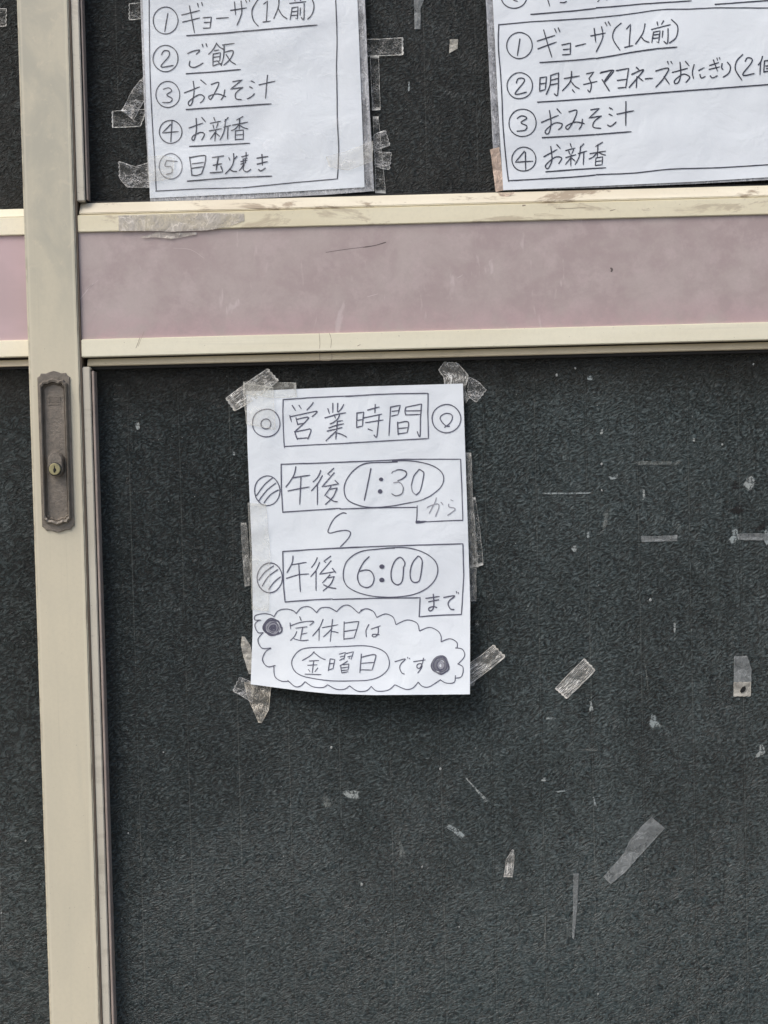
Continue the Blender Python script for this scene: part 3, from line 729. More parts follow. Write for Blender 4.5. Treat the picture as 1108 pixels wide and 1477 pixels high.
arcs9 = ['380,97 410,55 470,42 520,55 540,75', '540,75 580,32 640,28 690,70', '688,70 720,35 780,32 835,62', '833,62 880,20 930,18 993,72', '993,72 1030,45 1060,42 1090,55', '1085,605 1050,636 985,638 928,600', '928,600 890,625 830,624 768,592',
         '768,592 730,612 660,606 605,570', '605,570 570,602 530,604 478,560', '485,567 430,565 385,530 378,452', '388,452 330,460 295,410 320,350 358,327', '355,325 290,325 262,265 300,213', '302,214 262,212 240,160 262,128 285,122',
         '275,122 240,120 245,90 300,76 350,82 382,100']
p9.add(';'.join('~'+a for a in arcs9), 1.25)
# the two inked-in dots, scribbled round and round
for q in range(9): p9.circ(370+random.uniform(-4, 4), 177+random.uniform(-3, 3), 68-q*7.5, 58-q*6.5, 2.3, 0 if q not in (3, 5) else 2, a0=q*40, wob=.22, sweep=310+q*12)
for q in range(8): p8.circ(582+random.uniform(-3, 3), 450+random.uniform(-4, 4), 62-q*7, 63-q*6.5, 2.2, (0, 1, 0, 1, 1, 0, 2, 2)[q], a0=q*47, wob=.20)
write([p1, p1b, p2, p3, p4, p5, p6, p7, p8, p9], y_main, [M['ink'], M['ink_mid'], M['ink_faint']], sg)

# ------------------------------------------------------------------ left menu in its sleeve
def y_left(px, py):
    v = (280-py)/300
    return   .0124 - .0020*nz(px, py, .012, 21) - .0010*nz(px*.7+py*.7, py-px*.3, .02, 8) - .0006*max(0, 1-abs(px-515)/60)
s2 = empty('menu_sheet', W(370, 280, .0125))
tag(s2, 'handwritten five-item menu on white paper in a clear sleeve, upper glass at left', 'menu')
sheet_grid('paper', [(200.4, -152), (205.6, 0), (211, 150), (216.4, 285.8)], [(508, -152), (515.7, 0), (521.5, 150), (526, 270)],
           [(200.4, -152), (508, -152)], [(216.4, 285.8), (300, 282), (400, 277.5), (526, 270)], y_left, M['paper'], s2, 34, 44)
sheet_grid('back_sleeve', [(197, -158), (202.4, 0), (208, 150), (217, 290.5)], [(518, -158), (526.6, 0), (533, 150), (539.8, 275.6)],
           [(197, -158), (518, -158)], [(217, 290.5), (350, 287.5), (470, 281), (539.8, 275.6)], lambda a, b: y_left(a, b)+.0009, M['sleeve'], s2, 26, 36, .0001)
sheet_grid('front_sleeve', [(197, -158), (202.4, 0), (208, 150), (217, 289.5)], [(517, -158), (525.6, 0), (532, 150), (538.8, 275)],
           [(197, -158), (517, -158)], [(217, 289.5), (350, 286.5), (470, 280), (538.8, 275)], lambda a, b: y_left(a, b)-.0011-.0004*nz(a, b, .03, 40), M['sleeve_front'], s2, 34, 44, .00005)
m1 = Pen(100, 0, 3.693); m2 = Pen(350, 0, 3.693)
m1.add('~425,-20 427,200 432,450 445,700 455,850 463,1018', 1.4); m1.add('460,1018 700,1005 925,1000', 1.3)
m2.add('0,1000 280,972 503,953', 1.4); m2.add('~505,953 512,800 505,650 503,500 500,350 503,200 495,-20', 1.6)
m1.circ(513, 108, 66, 72, 1.4); m1.add('525,70 508,170', 1.6)
m1.add('598,80 695,55; 603,118 695,95; 640,30 667,175; 683,17 688,38; 705,12 711,32; 712,95 757,90 750,150; 718,120 750,118; 713,150 750,148; 783,98 850,93; 858,55 945,42; 880,10 886,80; ~915,5 918,70 893,135; 938,-2 945,15; 957,-5 962,10', 1.6)
m1.add('~1008,-8 975,50 980,105 1008,140', 1.6)
m2.add('112,22 133,5 126,112; 108,117 148,112; ~193,-10 190,40 165,100; ~190,45 210,80 237,100; 250,18 338,8; 275,-8 280,6; 318,-12 306,4; 264,40 253,105; 264,42 295,36 291,100 280,95; 265,62 291,59; 262,82 290,80; 308,42 306,82; ~328,18 326,100 312,92; ~368,-10 380,30 370,75 345,103', 1.6)
m1.add('625,190 800,178 925,167', 1.9); m2.add('0,167 200,150 398,133', 1.9)
m1.circ(513, 312, 66, 70, 1.4); m1.add('~490,292 505,270 530,273 530,300 488,355 555,348', 1.6)
m1.add('~630,285 665,270 695,268 675,290; ~642,325 640,350 668,358 714,335; 708,235 713,252; 728,232 734,250', 1.6)
m1.add('~785,228 765,265 740,290; ~785,232 800,250 822,262; 772,270 798,265; 766,285 765,352; 766,288 805,280 801,325; 768,305 803,300; 768,326 801,323; ~765,352 790,342 812,338; 790,325 812,350; 815,240 880,230; ~825,240 822,300 808,350; ~828,278 872,270 860,310 822,348; ~835,290 860,325 887,343', 1.5)
m1.add('622,393 780,382 913,370', 1.9)
m1.circ(525, 503, 63, 70, 1.4); m1.add('~500,475 530,468 545,485 520,505 548,525 535,545 496,545', 1.6)
m1.add('612,495 695,462; ~660,432 665,480 655,545 640,562 637,540 690,505 718,515 712,535 697,548; 700,425 730,450', 1.6)
m1.add('~755,450 797,440 772,500 752,530 744,512 790,500 835,515; ~828,478 822,510 808,532', 1.6)
m1.add('870,435 922,425 858,475 925,465; ~925,465 888,495 888,525 918,530', 1.6)
m1.add('968,430 988,440; 960,462 978,470; ~948,527 970,515 987,498; 1010,452 1097,432; 1056,400 1045,525', 1.6)
m1.add('622,583 850,568 1077,553', 1.9)
m1.circ(540, 702, 61, 61, 1.4); m1.add('540,662 495,708 582,700; 547,645 540,757', 1.5)
m1.add('637,682 712,655; ~675,630 677,690 665,745 653,740 662,722 700,705 720,715 705,747; 705,625 727,650', 1.6)
m1.add('770,625 777,645; 750,657 808,645; 765,665 770,685; 793,655 782,682; 745,697 812,685; 780,690 775,752; 776,705 750,742; 780,708 802,727; ~832,635 824,700 802,747; 847,625 826,648; 822,677 862,667; 845,672 843,742', 1.5)
m1.add('926,620 890,640; 868,667 952,650; 908,632 905,690; ~903,665 885,685 862,697; ~908,668 930,680 952,686; 885,697 884,747; 885,697 927,692 927,744; 885,719 926,716; 884,744 927,741', 1.5)
m1.add('640,780 800,772 962,763', 1.9)
m1.circ(540, 885, 61, 68, 1.3, 1); m1.add('~518,855 510,885 542,888 547,918 515,928; 518,855 577,860', 1.5, 1)
mx = Pen(260, 200, 7.914)
mx.add('105,208 120,300 132,425; ~108,215 270,190 290,220 280,290 245,400; 135,287 272,268; 130,338 258,318; ~132,412 180,420 245,402', 1.6)
mx.add('365,215 500,195; 375,302 475,285; 437,205 410,360; 340,390 485,378; 465,315 485,372', 1.8)
mx.add('555,215 568,248; ~648,198 625,225 605,235; ~608,168 610,250 580,330 512,402; ~560,345 600,370 650,375', 1.6)
mx.add('700,208 780,185; 752,155 752,230; 715,235 768,222; 690,262 765,245; 690,292 750,272; 718,235 722,290; 745,225 742,280; ~725,290 700,335 670,368; ~730,290 720,350 760,378 808,348', 1.5)
mx.add('875,222 1003,202; 877,292 995,260; 932,178 940,305; ~895,350 920,368 975,335', 1.9)
m1.add('628,965 850,947 1080,938', 1.9)
write([m1, m2, mx], y_left, [M['ink_menu'], M['ink_mid']], s2)

# ------------------------------------------------------------------ right menu
def y_right(px, py):
    return   .0120 - .0024*nz(px, py, .008, 61) - .0012*nz(px*.6+py*.8, py-px*.3, .016, 68) - .0022*max(0, (px-900)/250)*max(0, (py+50)/320)
s3 = empty('menu_sheet', W(940, 268, .0122))
tag(s3, 'large handwritten four-item menu poster in a sleeve at the upper right', 'menu')
sheet_grid('paper', [(700, -300), (710.9, 0), (718, 140), (726, 274.3)], [(1152, -300), (1164, 0), (1171, 252)],
           [(700, -300), (1152, -300)], [(726, 274.3), (860, 268.2), (1000, 261.5), (1108, 254.8), (1171, 251)], y_right, M['paper'], s3, 40, 52)
sheet_grid('back_sleeve', [(690, -306), (700.8, 0), (706, 110), (711, 213), (717, 275)], [(1160, -306), (1172, 0), (1179, 256)],
           [(690, -306), (1160, -306)], [(717, 275), (860, 270), (1000, 263.5), (1108, 257), (1179, 253)], lambda a, b: y_right(a, b)+.0009, M['sleeve'], s3, 30, 40, .0001)
r1 = Pen(650, 0, 4.432); r2 = Pen(860, 0, 4.468)
r1.circ(405, -22, 82, 74, 1.5); r1.add('~395,-20 405,0 428,8; 618,-12 634,40; ~700,15 725,16 742,8; 940,10 955,-5', 1.6)
r1.add('512,92 800,68 930,53', 1.8); r2.add('0,50 100,43 300,25 615,5', 1.8); r2.add('765,28 900,18 1150,0; 60,-8 70,-2', 1.8)
r1.add('308,158 520,138 700,128 930,113', 1.6); r2.add('~0,113 150,98 250,85 420,62 600,58 800,50 1200,52', 1.5)
r1.add('~308,155 305,300 318,450 328,620 335,800 350,980 370,1160', 1.7); r1.add('~368,1155 500,1148 800,1130 930,1118', 1.7); r2.add('~0,1125 240,1115 480,1090 800,1080 1200,1055', 1.6)
r1.circ(440, 290, 82, 83, 1.5); r1.add('443,248 427,357', 1.7)
r1.add('553,262 668,225; 557,312 677,268; 595,190 620,280 648,367; 665,183 677,210; 688,177 700,205; 710,287 767,275 765,348; 720,317 762,312; 715,350 768,346; 798,295 865,278; 895,230 990,210; 918,180 928,270; ~965,170 972,240 930,333; 988,142 1000,165; 1008,138 1022,163', 1.7)
r2.add('~162,148 118,190 108,250 155,325; 195,187 222,155 212,300; 182,305 238,293; ~315,152 300,215 252,285; ~290,235 310,260 342,272; 392,140 398,165; 435,132 420,158; 355,190 480,158; 370,205 358,277; 370,207 412,198 402,275 390,268; 368,225 408,220; 366,247 404,242; 430,198 425,242; ~463,183 460,275 435,265; ~485,125 525,170 515,240 470,278', 1.7)
r1.add('570,400 800,384 932,371', 1.8); r2.add('0,377 100,360 250,333 400,312 522,303', 1.9)
r1.circ(442, 548, 82, 84, 1.5); r1.add('~420,530 432,503 462,500 470,522 412,600 487,588', 1.7)
r1.add('572,495 568,585; 572,497 613,490 605,572; 572,537 608,530; 570,582 605,572; ~640,480 635,545 610,605; 640,482 690,465; ~690,465 688,560 682,610 662,598; 640,512 688,500; 637,542 688,533', 1.7)
r1.add('725,502 824,485; ~773,455 765,520 713,582; ~770,520 795,550 824,567; 778,573 794,592; 868,472 917,460 885,500; ~885,500 900,540 890,587 876,573; 850,540 937,520; ~955,468 1042,448 1015,490 985,525; 968,508 1012,580', 1.7)
r2.add('30,465 105,450 52,522; 38,512 86,586; 128,455 210,440 190,567; 135,518 195,510; 140,567 190,562; 258,433 278,450; ~228,480 305,448 262,505 210,565; 262,492 258,567; 275,500 303,522; 315,508 365,503; ~382,457 466,440 430,510 383,562; 437,492 472,542; 460,395 466,415; 481,395 491,412', 1.8)
r2.add('490,467 590,440; ~540,400 545,480 530,530 508,538 508,515 560,478 598,490 600,505 577,532; 575,395 600,425; ~632,415 620,465 628,507; 660,455 697,435; ~668,478 678,502 704,492', 1.8)
r2.add('730,422 790,403; 727,447 797,430; 755,385 782,458; ~735,488 750,502 782,487; 778,373 783,390; 794,370 799,383; ~812,408 808,435 818,448; ~845,400 865,430 855,470 817,498', 1.8)
r2.add('~945,350 905,395 898,450 940,517; ~960,395 975,372 1003,378 1000,405 945,482 1020,473; ~1072,362 1062,395 1043,420; 1060,395 1055,483; 1085,392 1080,467; 1085,392 1150,385 1145,455; 1082,462 1145,455; 1092,425 1140,420; 1112,395 1112,440; 1097,442 1135,440', 1.8)
r2.add('~1190,345 1220,400 1180,480', 1.7)
r1.add('555,653 880,632 930,626', 1.9); r2.add('0,632 400,598 800,568 1200,538', 1.9)
r1.circ(460, 785, 87, 88, 1.5); r1.add('~425,757 455,740 487,755 450,783 487,805 475,832 423,838', 1.7)
r1.add('580,782 690,737; ~632,705 642,790 628,850 608,852 610,830 665,787 710,790 708,812 688,830; 680,695 707,725; ~755,715 807,705 790,765 752,825 738,808 795,780 857,790; ~843,760 838,800 820,827; 895,702 952,692 883,755 965,740; ~965,740 920,775 912,812 962,820', 1.7)
r2.add('85,693 107,705; 82,735 105,745; ~73,805 95,812 130,785; 133,735 244,713; 192,653 190,810', 1.8)
r1.add('585,880 800,868 930,860', 1.9); r2.add('0,866 100,858 227,848', 1.9)
r1.circ(468, 1017, 77, 77, 1.5); r1.add('472,965 413,1037 527,1030; 478,972 480,1090', 1.7)
r1.add('595,1002 682,955; ~640,935 648,1020 625,1075 608,1070 612,1050 668,1005 710,1010 690,1047; 678,923 702,950', 1.7)
r1.add('765,918 773,942; 735,962 797,945; 755,965 762,987; 787,955 775,982; 735,1007 802,988; 770,985 768,1062; 766,1010 733,1052; 775,1010 797,1030; ~832,933 822,1000 795,1052; 852,918 825,947; 815,982 872,965; 852,970 848,1054', 1.6)
r1.add('972,908 925,937; 890,982 992,965; 942,922 938,1005; ~935,975 915,1000 883,1017; ~945,973 965,985 992,992; 930,1010 924,1057; 930,1010 972,1002 968,1054; 928,1032 970,1027; 924,1057 968,1053', 1.6)
r1.add('608,1098 800,1083 993,1072', 1.9)
write([r1, r2], y_right, [M['ink_menu']], s3)

# ------------------------------------------------------------------ tapes that hold the sheets
YT = YG-.0004
GN = 'tapes holding the opening-hours notice'
T = tape
T('tape_strip', 'crumpled clear tape slanting over the top left corner of the opening-hours notice', [((325, 574.5), (338.5, 593.5)), ((358, 550), (372, 574)), ((386, 531), (402.5, 549))], YT-.004, M['tape_crinkled'], GN, wr=.003, serr=.8)
T('tape_strip', 'flat horizontal clear tape across the upper left edge of the opening-hours notice', [((351, 550.5), (350.8, 567)), ((390, 551), (390, 574)), ((427, 552), (428.5, 573))], 0, M['tape_on_paper'], GN, wr=.0004, yf=lambda a, b: y_main(a, b)-.0010)
T('tape_strip', 'flat upright clear tape down the upper left edge of the opening-hours notice', [((351, 552), (394, 558)), ((353, 590), (396, 590)), ((355.5, 612), (398, 620))], 0, M['tape_on_paper'], GN, wr=.0004, yf=lambda a, b: y_main(a, b)-.0016)
T('tape_strip', 'crumpled clear tape standing up above the top right corner of the opening-hours notice', [((641, 521.5), (660, 523)), ((632, 534), (675.5, 540)), ((639.5, 543), (675.5, 544)), ((641, 556), (673, 556))], YT-.0015, M['tape_crinkled'], GN, wr=.002, serr=.6)
T('tape_strip', 'clear tape folded out to the right of the notice\'s top right corner', [((676, 541), (668, 556)), ((671, 562), (670, 578)), ((677.5, 574), (672, 582))], YT-.001, M['tape_milky'], GN, wr=.0015)
T('tape_strip', 'small wrinkled clear tape tilting down right of the notice\'s top right corner', [((676, 543), (674, 566)), ((690, 550), (678, 574)), ((702, 562.5), (687, 581))], YT, M['tape_clear'], GN, wr=.0015, serr=.6)
T('tape_strip', 'long layered clear tape along the right edge of the opening-hours notice', [((669.5, 652.5), (680, 653)), ((672, 710), (682, 712)), ((675, 760), (686, 765)), ((676.5, 819), (690, 818))], YT-.002, M['tape_milky'], GN, wr=.0012)
T('tape_strip', 'narrow outer clear tape fanning out on the right edge of the opening-hours notice', [((682, 718), (686, 717)), ((684, 765), (693, 768)), ((687, 818), (697.5, 815))], YT, M['tape_outline'], GN, wr=.0010)
T('tape_strip', 'short dull tape under the layered one, right of the boxed kana on the notice', [((676.5, 818.5), (687.5, 819)), ((679, 867), (687, 867.5))], YT-.0005, M['tape_milky'], GN, wr=.0005)
T('tape_strip', 'short greyish tape beside the lower striped circle, left edge of the notice', [((347, 754), (356, 754)), ((351, 820), (361, 820)), ((353, 846), (360, 845))], YT, M['tape_milky'], GN, wr=.0012)
T('tape_strip', 'tall yellowed clear tape over the left edge of the opening-hours notice', [((357.5, 725), (384, 727)), ((361, 800), (390, 800)), ((363, 879), (388, 882))], 0, M['tape_on_paper'], GN, wr=.0006, yf=lambda a, b: y_main(a, b)-.0011)
T('tape_strip', 'pale leaf-shaped tape tip sticking out left of the notice near its bottom', [((349, 918), (353, 918.5)), ((347.5, 930), (361, 930)), ((352, 950), (364, 948)), ((359, 972), (365, 972))], YT-.003, M['tape_pale'], GN, wr=.002)
T('tape_strip', 'crumpled clear tape fold left of the notice\'s bottom left corner', [((345.5, 976), (335.5, 997)), ((355, 980), (349, 1004)), ((367, 985), (364, 1014))], YT-.0015, M['tape_clear'], GN, wr=.003, serr=.7)
T('tape_strip', 'yellowed pointed tape hanging below the notice\'s bottom left corner', [((352, 984), (392, 985)), ((356, 1003), (390, 1002)), ((366, 1026), (388, 1024)), ((373, 1042), (377.5, 1043))], YT-.002, M['tape_amber'], GN, wr=.004, freq=.09)
T('tape_strip', 'wrinkled clear tape slanting up from the notice\'s bottom right corner', [((711.5, 929.5), (729.5, 947)), ((695, 944), (712, 962)), ((676, 957), (678, 988))], YT-.001, M['tape_crinkled'], GN, wr=.003, serr=.8)
T('tape_strip', 'tiny milky tape end below the slanting tape at the notice\'s bottom right', [((676, 978), (689, 977)), ((677, 989), (683, 989))], YT-.002, M['tape_milky'], GN, wr=.001)

GM = 'tapes around the left menu sheet'
T('tape_strip', 'short clear tape left of the encircled 1 on the left menu', [((186, 5), (186, 29)), ((209, 3), (212, 27))], YT, M['tape_outline'], GM, wr=.001, serr=.5)
T('tape_strip', 'horizontal clear tape with whitened edges left of the encircled 4 on the left menu', [((161.5, 160), (161.8, 184.5)), ((213, 157), (203, 182.5))], YT, M['tape_outline'], GM, wr=.001, serr=.5)
T('tape_strip', 'crumpled triangular plastic film bulging between the encircled 3 and 4, left menu', [((206, 111), (211, 118)), ((192, 128), (211, 140)), ((175, 160), (192, 175)), ((188, 168), (198, 176))], YT-.003, M['tape_clear'], GM, wr=.004)
T('tape_strip', 'wide shredded clear tape left of the encircled 5 on the left menu', [((171, 232), (172, 257)), ((195, 240), (183, 270)), ((217, 233), (217, 271))], YT, M['tape_clear'], GM, wr=.0015, serr=.7)
T('tape_strip', 'horizontal clear tape with white crinkled rim, top right of the left menu', [((520, 56), (521, 81)), ((545, 56), (545, 81)), ((581.5, 53.8), (582, 79.3))], YT-.0006, M['tape_outline'], GM, wr=.002, serr=.5)
T('tape_strip', 'tall narrow clear tape outline to the right of the left menu sheet', [((534, 81), (546.5, 81)), ((535.5, 120), (547.5, 120)), ((537, 159.5), (549, 158.5))], YT, M['tape_outline'], GM, wr=.0008)
T('tape_strip', 'frayed clear tape flaring beside the lower right of the left menu, upper piece', [((527, 206), (527, 216)), ((543, 192), (543, 217)), ((556, 187), (563, 209.5))], YT-.0006, M['tape_clear'], GM, wr=.002, serr=.8)
T('tape_strip', 'frayed clear tape just below the flaring piece, lower right of the left menu', [((540, 217), (541, 240)), ((553, 219), (553, 244)), ((565, 219.5), (562, 245))], YT, M['tape_clear'], GM, wr=.0015, serr=.8)
T('tape_strip', 'vertical clear tape reaching the sill at the lower right of the left menu', [((538, 168), (546, 168)), ((541, 240), (553, 240)), ((541, 278), (556.5, 279))], YT+.0001, M['tape_outline'], GM, wr=.0008)
T('tape_strip', 'glossy yellowish tape lying over the encircled 5 on the left menu', [((212, 226), (214, 262)), ((235, 224), (236, 260)), ((252, 228), (249, 256))], 0, M['tape_on_paper'], GM, wr=.0010, yf=lambda a, b: y_left(a, b)-.0022)
T('tape_strip', 'glossy clear tape lying over the bottom right corner of the left menu', [((470, 226), (475, 241)), ((500, 218), (502, 246)), ((538, 203), (538, 232))], 0, M['tape_on_paper'], GM, wr=.0010, yf=lambda a, b: y_left(a, b)-.0022)

GR = 'tapes and scraps on the glass panes'
T('tape_strip', 'tan packing tape on the lower left corner of the large right menu', [((707, 215.5), (720, 212)), ((710.5, 240), (724, 240)), ((715, 277), (726, 274.5))], 0, M['masking'], GR, wr=.0003, yf=lambda a, b: y_right(a, b)+.0004)
T('tape_strip', 'torn tan tape end folded over the sill below the right menu', [((718, 278), (743, 277)), ((720, 281.5), (741, 279.5)), ((728, 284), (736, 282))], .0088, M['masking'], GR, wr=.0008)
T('tape_strip', 'grey strip of old tape residue with a notch, top centre of the upper glass', [((597, -6), (614, -6)), ((597.5, 12), (606.5, 12)), ((598, 42), (607, 42))], YT, M['tape_grey'], GR, wr=.0005)
T('tape_strip', 'small whitish crinkled tape between the left menu and the right menu', [((649, 57), (661, 56.5)), ((648, 77), (660, 70))], YT, M['tape_pale'], GR, wr=.001)
T('tape_residue', 'short pale vertical smear on the upper glass between the two menus', [((588, 115), (591.5, 115)), ((588.5, 134), (591.8, 134))], YT, M['residue'], GR, 'residue', .0002)
T('tape_strip', 'clear tape with white serrated end on the upper left pane beside the frame', [((-14, 12), (-14, 39)), ((9.5, 12), (9, 38))], YB+.0135, M['tape_outline'], GR, wr=.001, serr=.6)
T('tape_strip', 'crinkled whitish rectangle of tape slanting alone on the lower glass', [((842.9, 949.4), (859, 967)), ((829, 963), (846, 981)), ((800.3, 993), (817.2, 1008.3))], YT, M['tape_crinkled'], GR, wr=.0016, serr=.5)
T('tape_strip', 'upright whitish tape at the right edge, upper half of the two-part piece', [((1059, 946.5), (1078, 946)), ((1058.8, 965), (1084, 965)), ((1058.5, 984), (1083.6, 983.5))], YT, M['tape_grey'], GR, wr=.0005, serr=.4)
T('tape_strip', 'pale lower tape square with a dark hole, near the right edge', [((1058.4, 984), (1083.5, 983.5)), ((1058, 1004.6), (1083, 1004.3))], YT-.0003, M['tape_pale'], GR, wr=.0003, serr=.4)
T('tape_residue', 'dark torn hole mark on the pale tape square near the right edge', [((1071, 991), (1075, 989.5)), ((1067, 996), (1076, 994)), ((1069, 999.5), (1074, 998))], YT-.0012, M['black'], GR, 'stain', .0001)
T('tape_strip', 'long grey tape strip slanting up to the right, low on the glass', [((940, 1178.5), (959.4, 1194.7)), ((925, 1192), (946, 1209)), ((908, 1213), (932, 1224.5)), ((900, 1231), (918, 1240)), ((884, 1249), (902, 1258)), ((870.2, 1264.8), (880.9, 1275.4))], YT, M['tape_grey'], GR, wr=.0003)
T('tape_strip', 'thin straight grey sliver standing upright low on the glass', [((827.2, 1260), (834.8, 1260)), ((826.8, 1310), (832.5, 1310)), ((825.2, 1353), (828, 1355))], YT, M['tape_grey'], GR, wr=.0002)
T('tape_strip', 'small curved whitish tape tip below the notice, low on the glass', [((739, 1225), (741.5, 1226)), ((730, 1240), (742, 1240)), ((726.7, 1265), (739.5, 1265.5))], YT, M['tape_crinkled'], GR, wr=.001)
T('tape_strip', 'short horizontal grey tape sliver, middle of the right glass area', [((925, 772.8), (925.5, 781.8)), ((950, 773.5), (950, 781)), ((977, 771.7), (977, 780.6))], YT, M['tape_grey'], GR, wr=.0003)
T('tape_strip', 'rounded horizontal grey tape sliver running off the right edge of view', [((1063, 770.5), (1064.5, 778)), ((1075, 769.2), (1075, 779.3)), ((1120, 769.5), (1120, 779.5))], YT, M['tape_grey'], GR, wr=.0003)
def R(label, pairs, mat='residue', cat='residue', name='tape_residue'): T(name, label, pairs, YT+.0001, M[mat], GR, cat, .0003)
R('pale wedge-shaped scrap above the short horizontal grey sliver', [((922.5, 700.7), (931.2, 702.5)), ((929.5, 722.5), (931.2, 722.8))], 'residue_bright')
R('double dashed line of dried glue, upper right of the lower glass', [((898, 663), (898, 672)), ((950, 663), (950, 672.5)), ((993, 664), (993, 673))], 'residue_dim')
R('faint broken line of dried glue level with the striped circle, right of the notice', [((768, 710.5), (768, 713)), ((815, 710), (815, 713.5)), ((863, 709.5), (863, 712))], 'residue')
R('curled smear of glue under the double dashed line', [((873, 684), (879, 693)), ((884, 687), (886, 692)), ((895, 681), (894, 689))], 'residue')
R('small round whitish smear right of the notice near the gap below the first time', [((826, 784), (836, 786)), ((821, 792), (831, 800))], 'residue_bright')
R('milky vertical smudge above the round smear, right of the notice', [((868, 726), (878, 728)), ((870, 740), (880, 742)), ((866, 770), (876, 772))], 'residue_dim')
R('tiny pale tick left of the milky smudge', [((844, 768), (851, 763)), ((847, 777), (851, 778))], 'residue')
R('scratchy whitish flake above the sliver at the right edge', [((1078, 686), (1066, 700)), ((1084, 682), (1076, 706)), ((1096, 690), (1084, 716))], 'residue_bright')
R('bluish glue blot touching the left end of the right-edge sliver', [((1053, 759), (1068, 758)), ((1054, 772), (1066, 772)), ((1045, 783), (1062, 789))], 'residue')
R('milky glue blot over the right-edge sliver at the border of view', [((1100, 762), (1116, 758)), ((1099, 776), (1116, 776)), ((1104, 788), (1116, 790))], 'residue')
R('dark brown blotch below the scratchy flake near the right edge', [((1040, 735), (1060, 722)), ((1048, 744), (1085, 722)), ((1078, 745), (1094, 728))], 'tape_dark', 'stain', 'dirt_blotch')
R('dark brown blotch left of the scratchy flake near the right edge', [((1046, 697), (1050, 706)), ((1058, 690), (1062, 708)), ((1070, 696), (1076, 712))], 'tape_dark', 'stain', 'dirt_blotch')
R('dark brown blotch just above the sliver running off the right edge', [((1084, 767), (1090, 769)), ((1096, 752), (1104, 764)), ((1112, 738), (1116, 752))], 'tape_dark', 'stain', 'dirt_blotch')
R('small forked pale flake above the dashed glue trail, right part of the glass', [((969.5, 896), (975.5, 894)), ((971, 908), (975.5, 906)), ((973.5, 916), (974.5, 916))], 'residue_bright')
R('pointed pale flake just below the crinkled slanting rectangle', [((849, 1007.5), (853, 1009)), ((850, 1019), (856, 1018)), ((849, 1028), (857.6, 1028.6))], 'residue_bright')
R('blue-grey triangular film right of the crinkled slanting rectangle', [((940, 1027), (945, 1027)), ((934, 1040), (952, 1040)), ((935, 1052), (959.5, 1053))], 'residue')
R('long thin glue trail running down to the blue-grey triangular film', [((924, 927), (927, 927)), ((930, 965), (933, 965)), ((937, 1022), (940, 1022))], 'residue_dim')
R('pale triangular flake at the lower right edge of view', [((1094, 1069), (1099, 1069)), ((1093, 1083), (1108, 1085)), ((1084, 1097), (1094, 1093))], 'residue_bright')
R('small squarish grey flake left below the crinkled slanting rectangle', [((783, 1120.5), (790, 1119.5)), ((777, 1127), (788.5, 1128.7))], 'residue_bright')
R('faint horizontal smear of glue below the triangular film', [((832, 1080), (833, 1084)), ((850, 1078), (851, 1084)), ((872, 1079), (872, 1086))], 'residue_dim')
R('grey horizontal flake between the crinkled rectangle and the small square flake', [((783, 1034), (785, 1039)), ((795, 1034), (795, 1038)), ((807, 1035), (807, 1037))], 'residue')
R('ragged blue-grey tape flake below the notice, left of the slanting glue line', [((493, 1134), (490, 1146)), ((505, 1138), (507, 1154)), ((526, 1136), (519, 1158))], 'residue_bright')
R('thin slanting glue line below the notice ending in a bright point', [((663, 1114), (665, 1113)), ((685, 1139), (688, 1137)), ((706, 1166), (713, 1160))], 'residue_bright')
R('comb-like glittering glue edge sloping down below the slanting line', [((633, 1190), (642, 1184)), ((655, 1203), (665, 1196)), ((668, 1216), (679, 1211))], 'residue')
R('olive smudge beside the comb-like glue edge, low on the glass', [((572, 1203), (577, 1203)), ((573, 1225), (586, 1225)), ((575, 1247), (594, 1247))], 'residue_dim')
R('soft grey rubbed spot left below the ragged flake', [((455, 1148), (470, 1140)), ((462, 1160), (480, 1152)), ((474, 1172), (484, 1168))], 'residue_dim')
R('soft pale star-shaped spot on the glass left of the notice', [((196, 606), (202, 606)), ((193, 613), (204, 614)), ((198, 622), (201, 622))], 'residue_bright')
R('small pale spot on the glass left of the upper striped circle', [((335, 651), (340, 651)), ((335, 657), (340, 658))], 'residue')
R('pale scuff close to the notice, right of its scalloped cloud', [((684, 893), (692, 893)), ((683, 903), (694, 905))], 'residue_dim')
R('faint pale patch at the upper right of the lower glass near the rail', [((845, 541), (856, 540)), ((845, 549), (857, 549))], 'residue')
R('small bright flake on the glass between the rail and the dashed line', [((866, 618), (872, 616)), ((864, 627), (870, 628))], 'residue_bright')
R('small whitish smear right of the dashed line, upper right', [((997, 632), (1004, 630)), ((998, 637), (1003, 638))], 'residue_bright')
R('grey dried-glue edge line low at the bottom, left of the thin sliver', [((785, 1290), (788, 1290)), ((785, 1340), (788, 1340)), ((780, 1398), (790, 1402))], 'residue_dim')
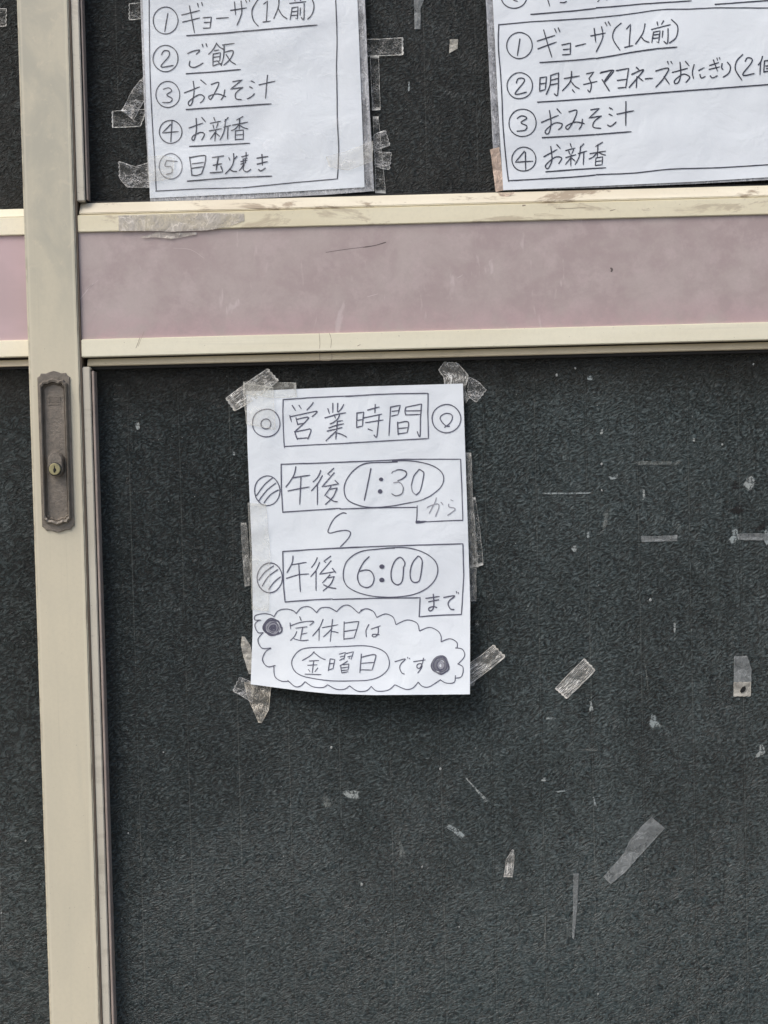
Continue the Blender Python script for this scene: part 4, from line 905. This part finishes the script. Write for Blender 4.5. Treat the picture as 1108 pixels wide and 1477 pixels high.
R('pale hooked mark below the small square flake', [((797, 1141), (799, 1144)), ((815, 1139), (816, 1142)), ((828, 1134), (829, 1137))], 'residue')
R('short slanting white tick right of the hooked mark', [((854, 1147), (857, 1146)), ((858, 1166), (862, 1166))], 'residue')

# old grey tape stuck along the upper rail
T('tape_strip', 'cracked old grey tape stuck along the rail below the left menu', [((171, 311), (171, 333)), ((215, 309.5), (216, 333)), ((250, 308.5), (250, 334)), ((300, 307), (301, 332)), ((330, 308), (333, 326)), ((352, 308), (352, 318))], .0024, M['rail_tape'], 'old tape on the upper rail', wr=.0002)
T('tape_strip', 'loose flake of grey tape peeling onto the pink band below the rail', [((204, 342), (205, 343)), ((225, 335), (228, 342.5)), ((246, 335), (249, 345)), ((262, 336), (264, 342)), ((283, 335), (284, 338))], .0040, M['rail_tape'], 'old tape on the upper rail', wr=.0008)

# tiny flecks nobody could count
bm = bmesh.new()
spots = [(521.7, 1275, 2.2), (662.5, 1337, 1.2), (185, 1202, 1), (236, 1085, 1.2), (373, 1352, 1), (803, 541, 2), (830, 531, 1.4), (868, 669, 1.8), (868, 707, 1.6), (938, 865, 2), (1087, 525, 1.4), (635, 1109, 2), (609, 1250, 1.6), (1042, 641, 1.8), (478, 1078, 1.6), (37, 1213, 1.5), (2, 1317, 1.4), (863, 1434, 1.3)]
for i in range(170): spots.append((random.uniform(170, 1100), random.uniform(540, 1470), random.uniform(.25, .75)))
for x, y, s in spots:
    if 350 < x < 700 and 540 < y < 1010: continue
    k = random.randint(5, 7); a0 = random.random()*6
    vs = []
    for i in range(k):
        a = a0+6.283*i/k; r = s*random.uniform(.6, 1.3); vs.append(bm.verts.new(W(x+r*math.cos(a), y+r*math.sin(a)*1.2, (YT if x > 160 else YB+.0135))))
    top_ = bm.verts.new(W(x, y, (YT if x > 160 else YB+.0135)-.0003))
    for i in range(k): bm.faces.new((vs[i], vs[(i+1) % k], top_))
bmesh.ops.recalc_face_normals(bm, faces=bm.faces)
tag(bm_obj('paint_flecks', bm, M['white_speck']), 'tiny scattered pale flecks of paint and dust on the dark glass', 'flecks', None, 'stuff')
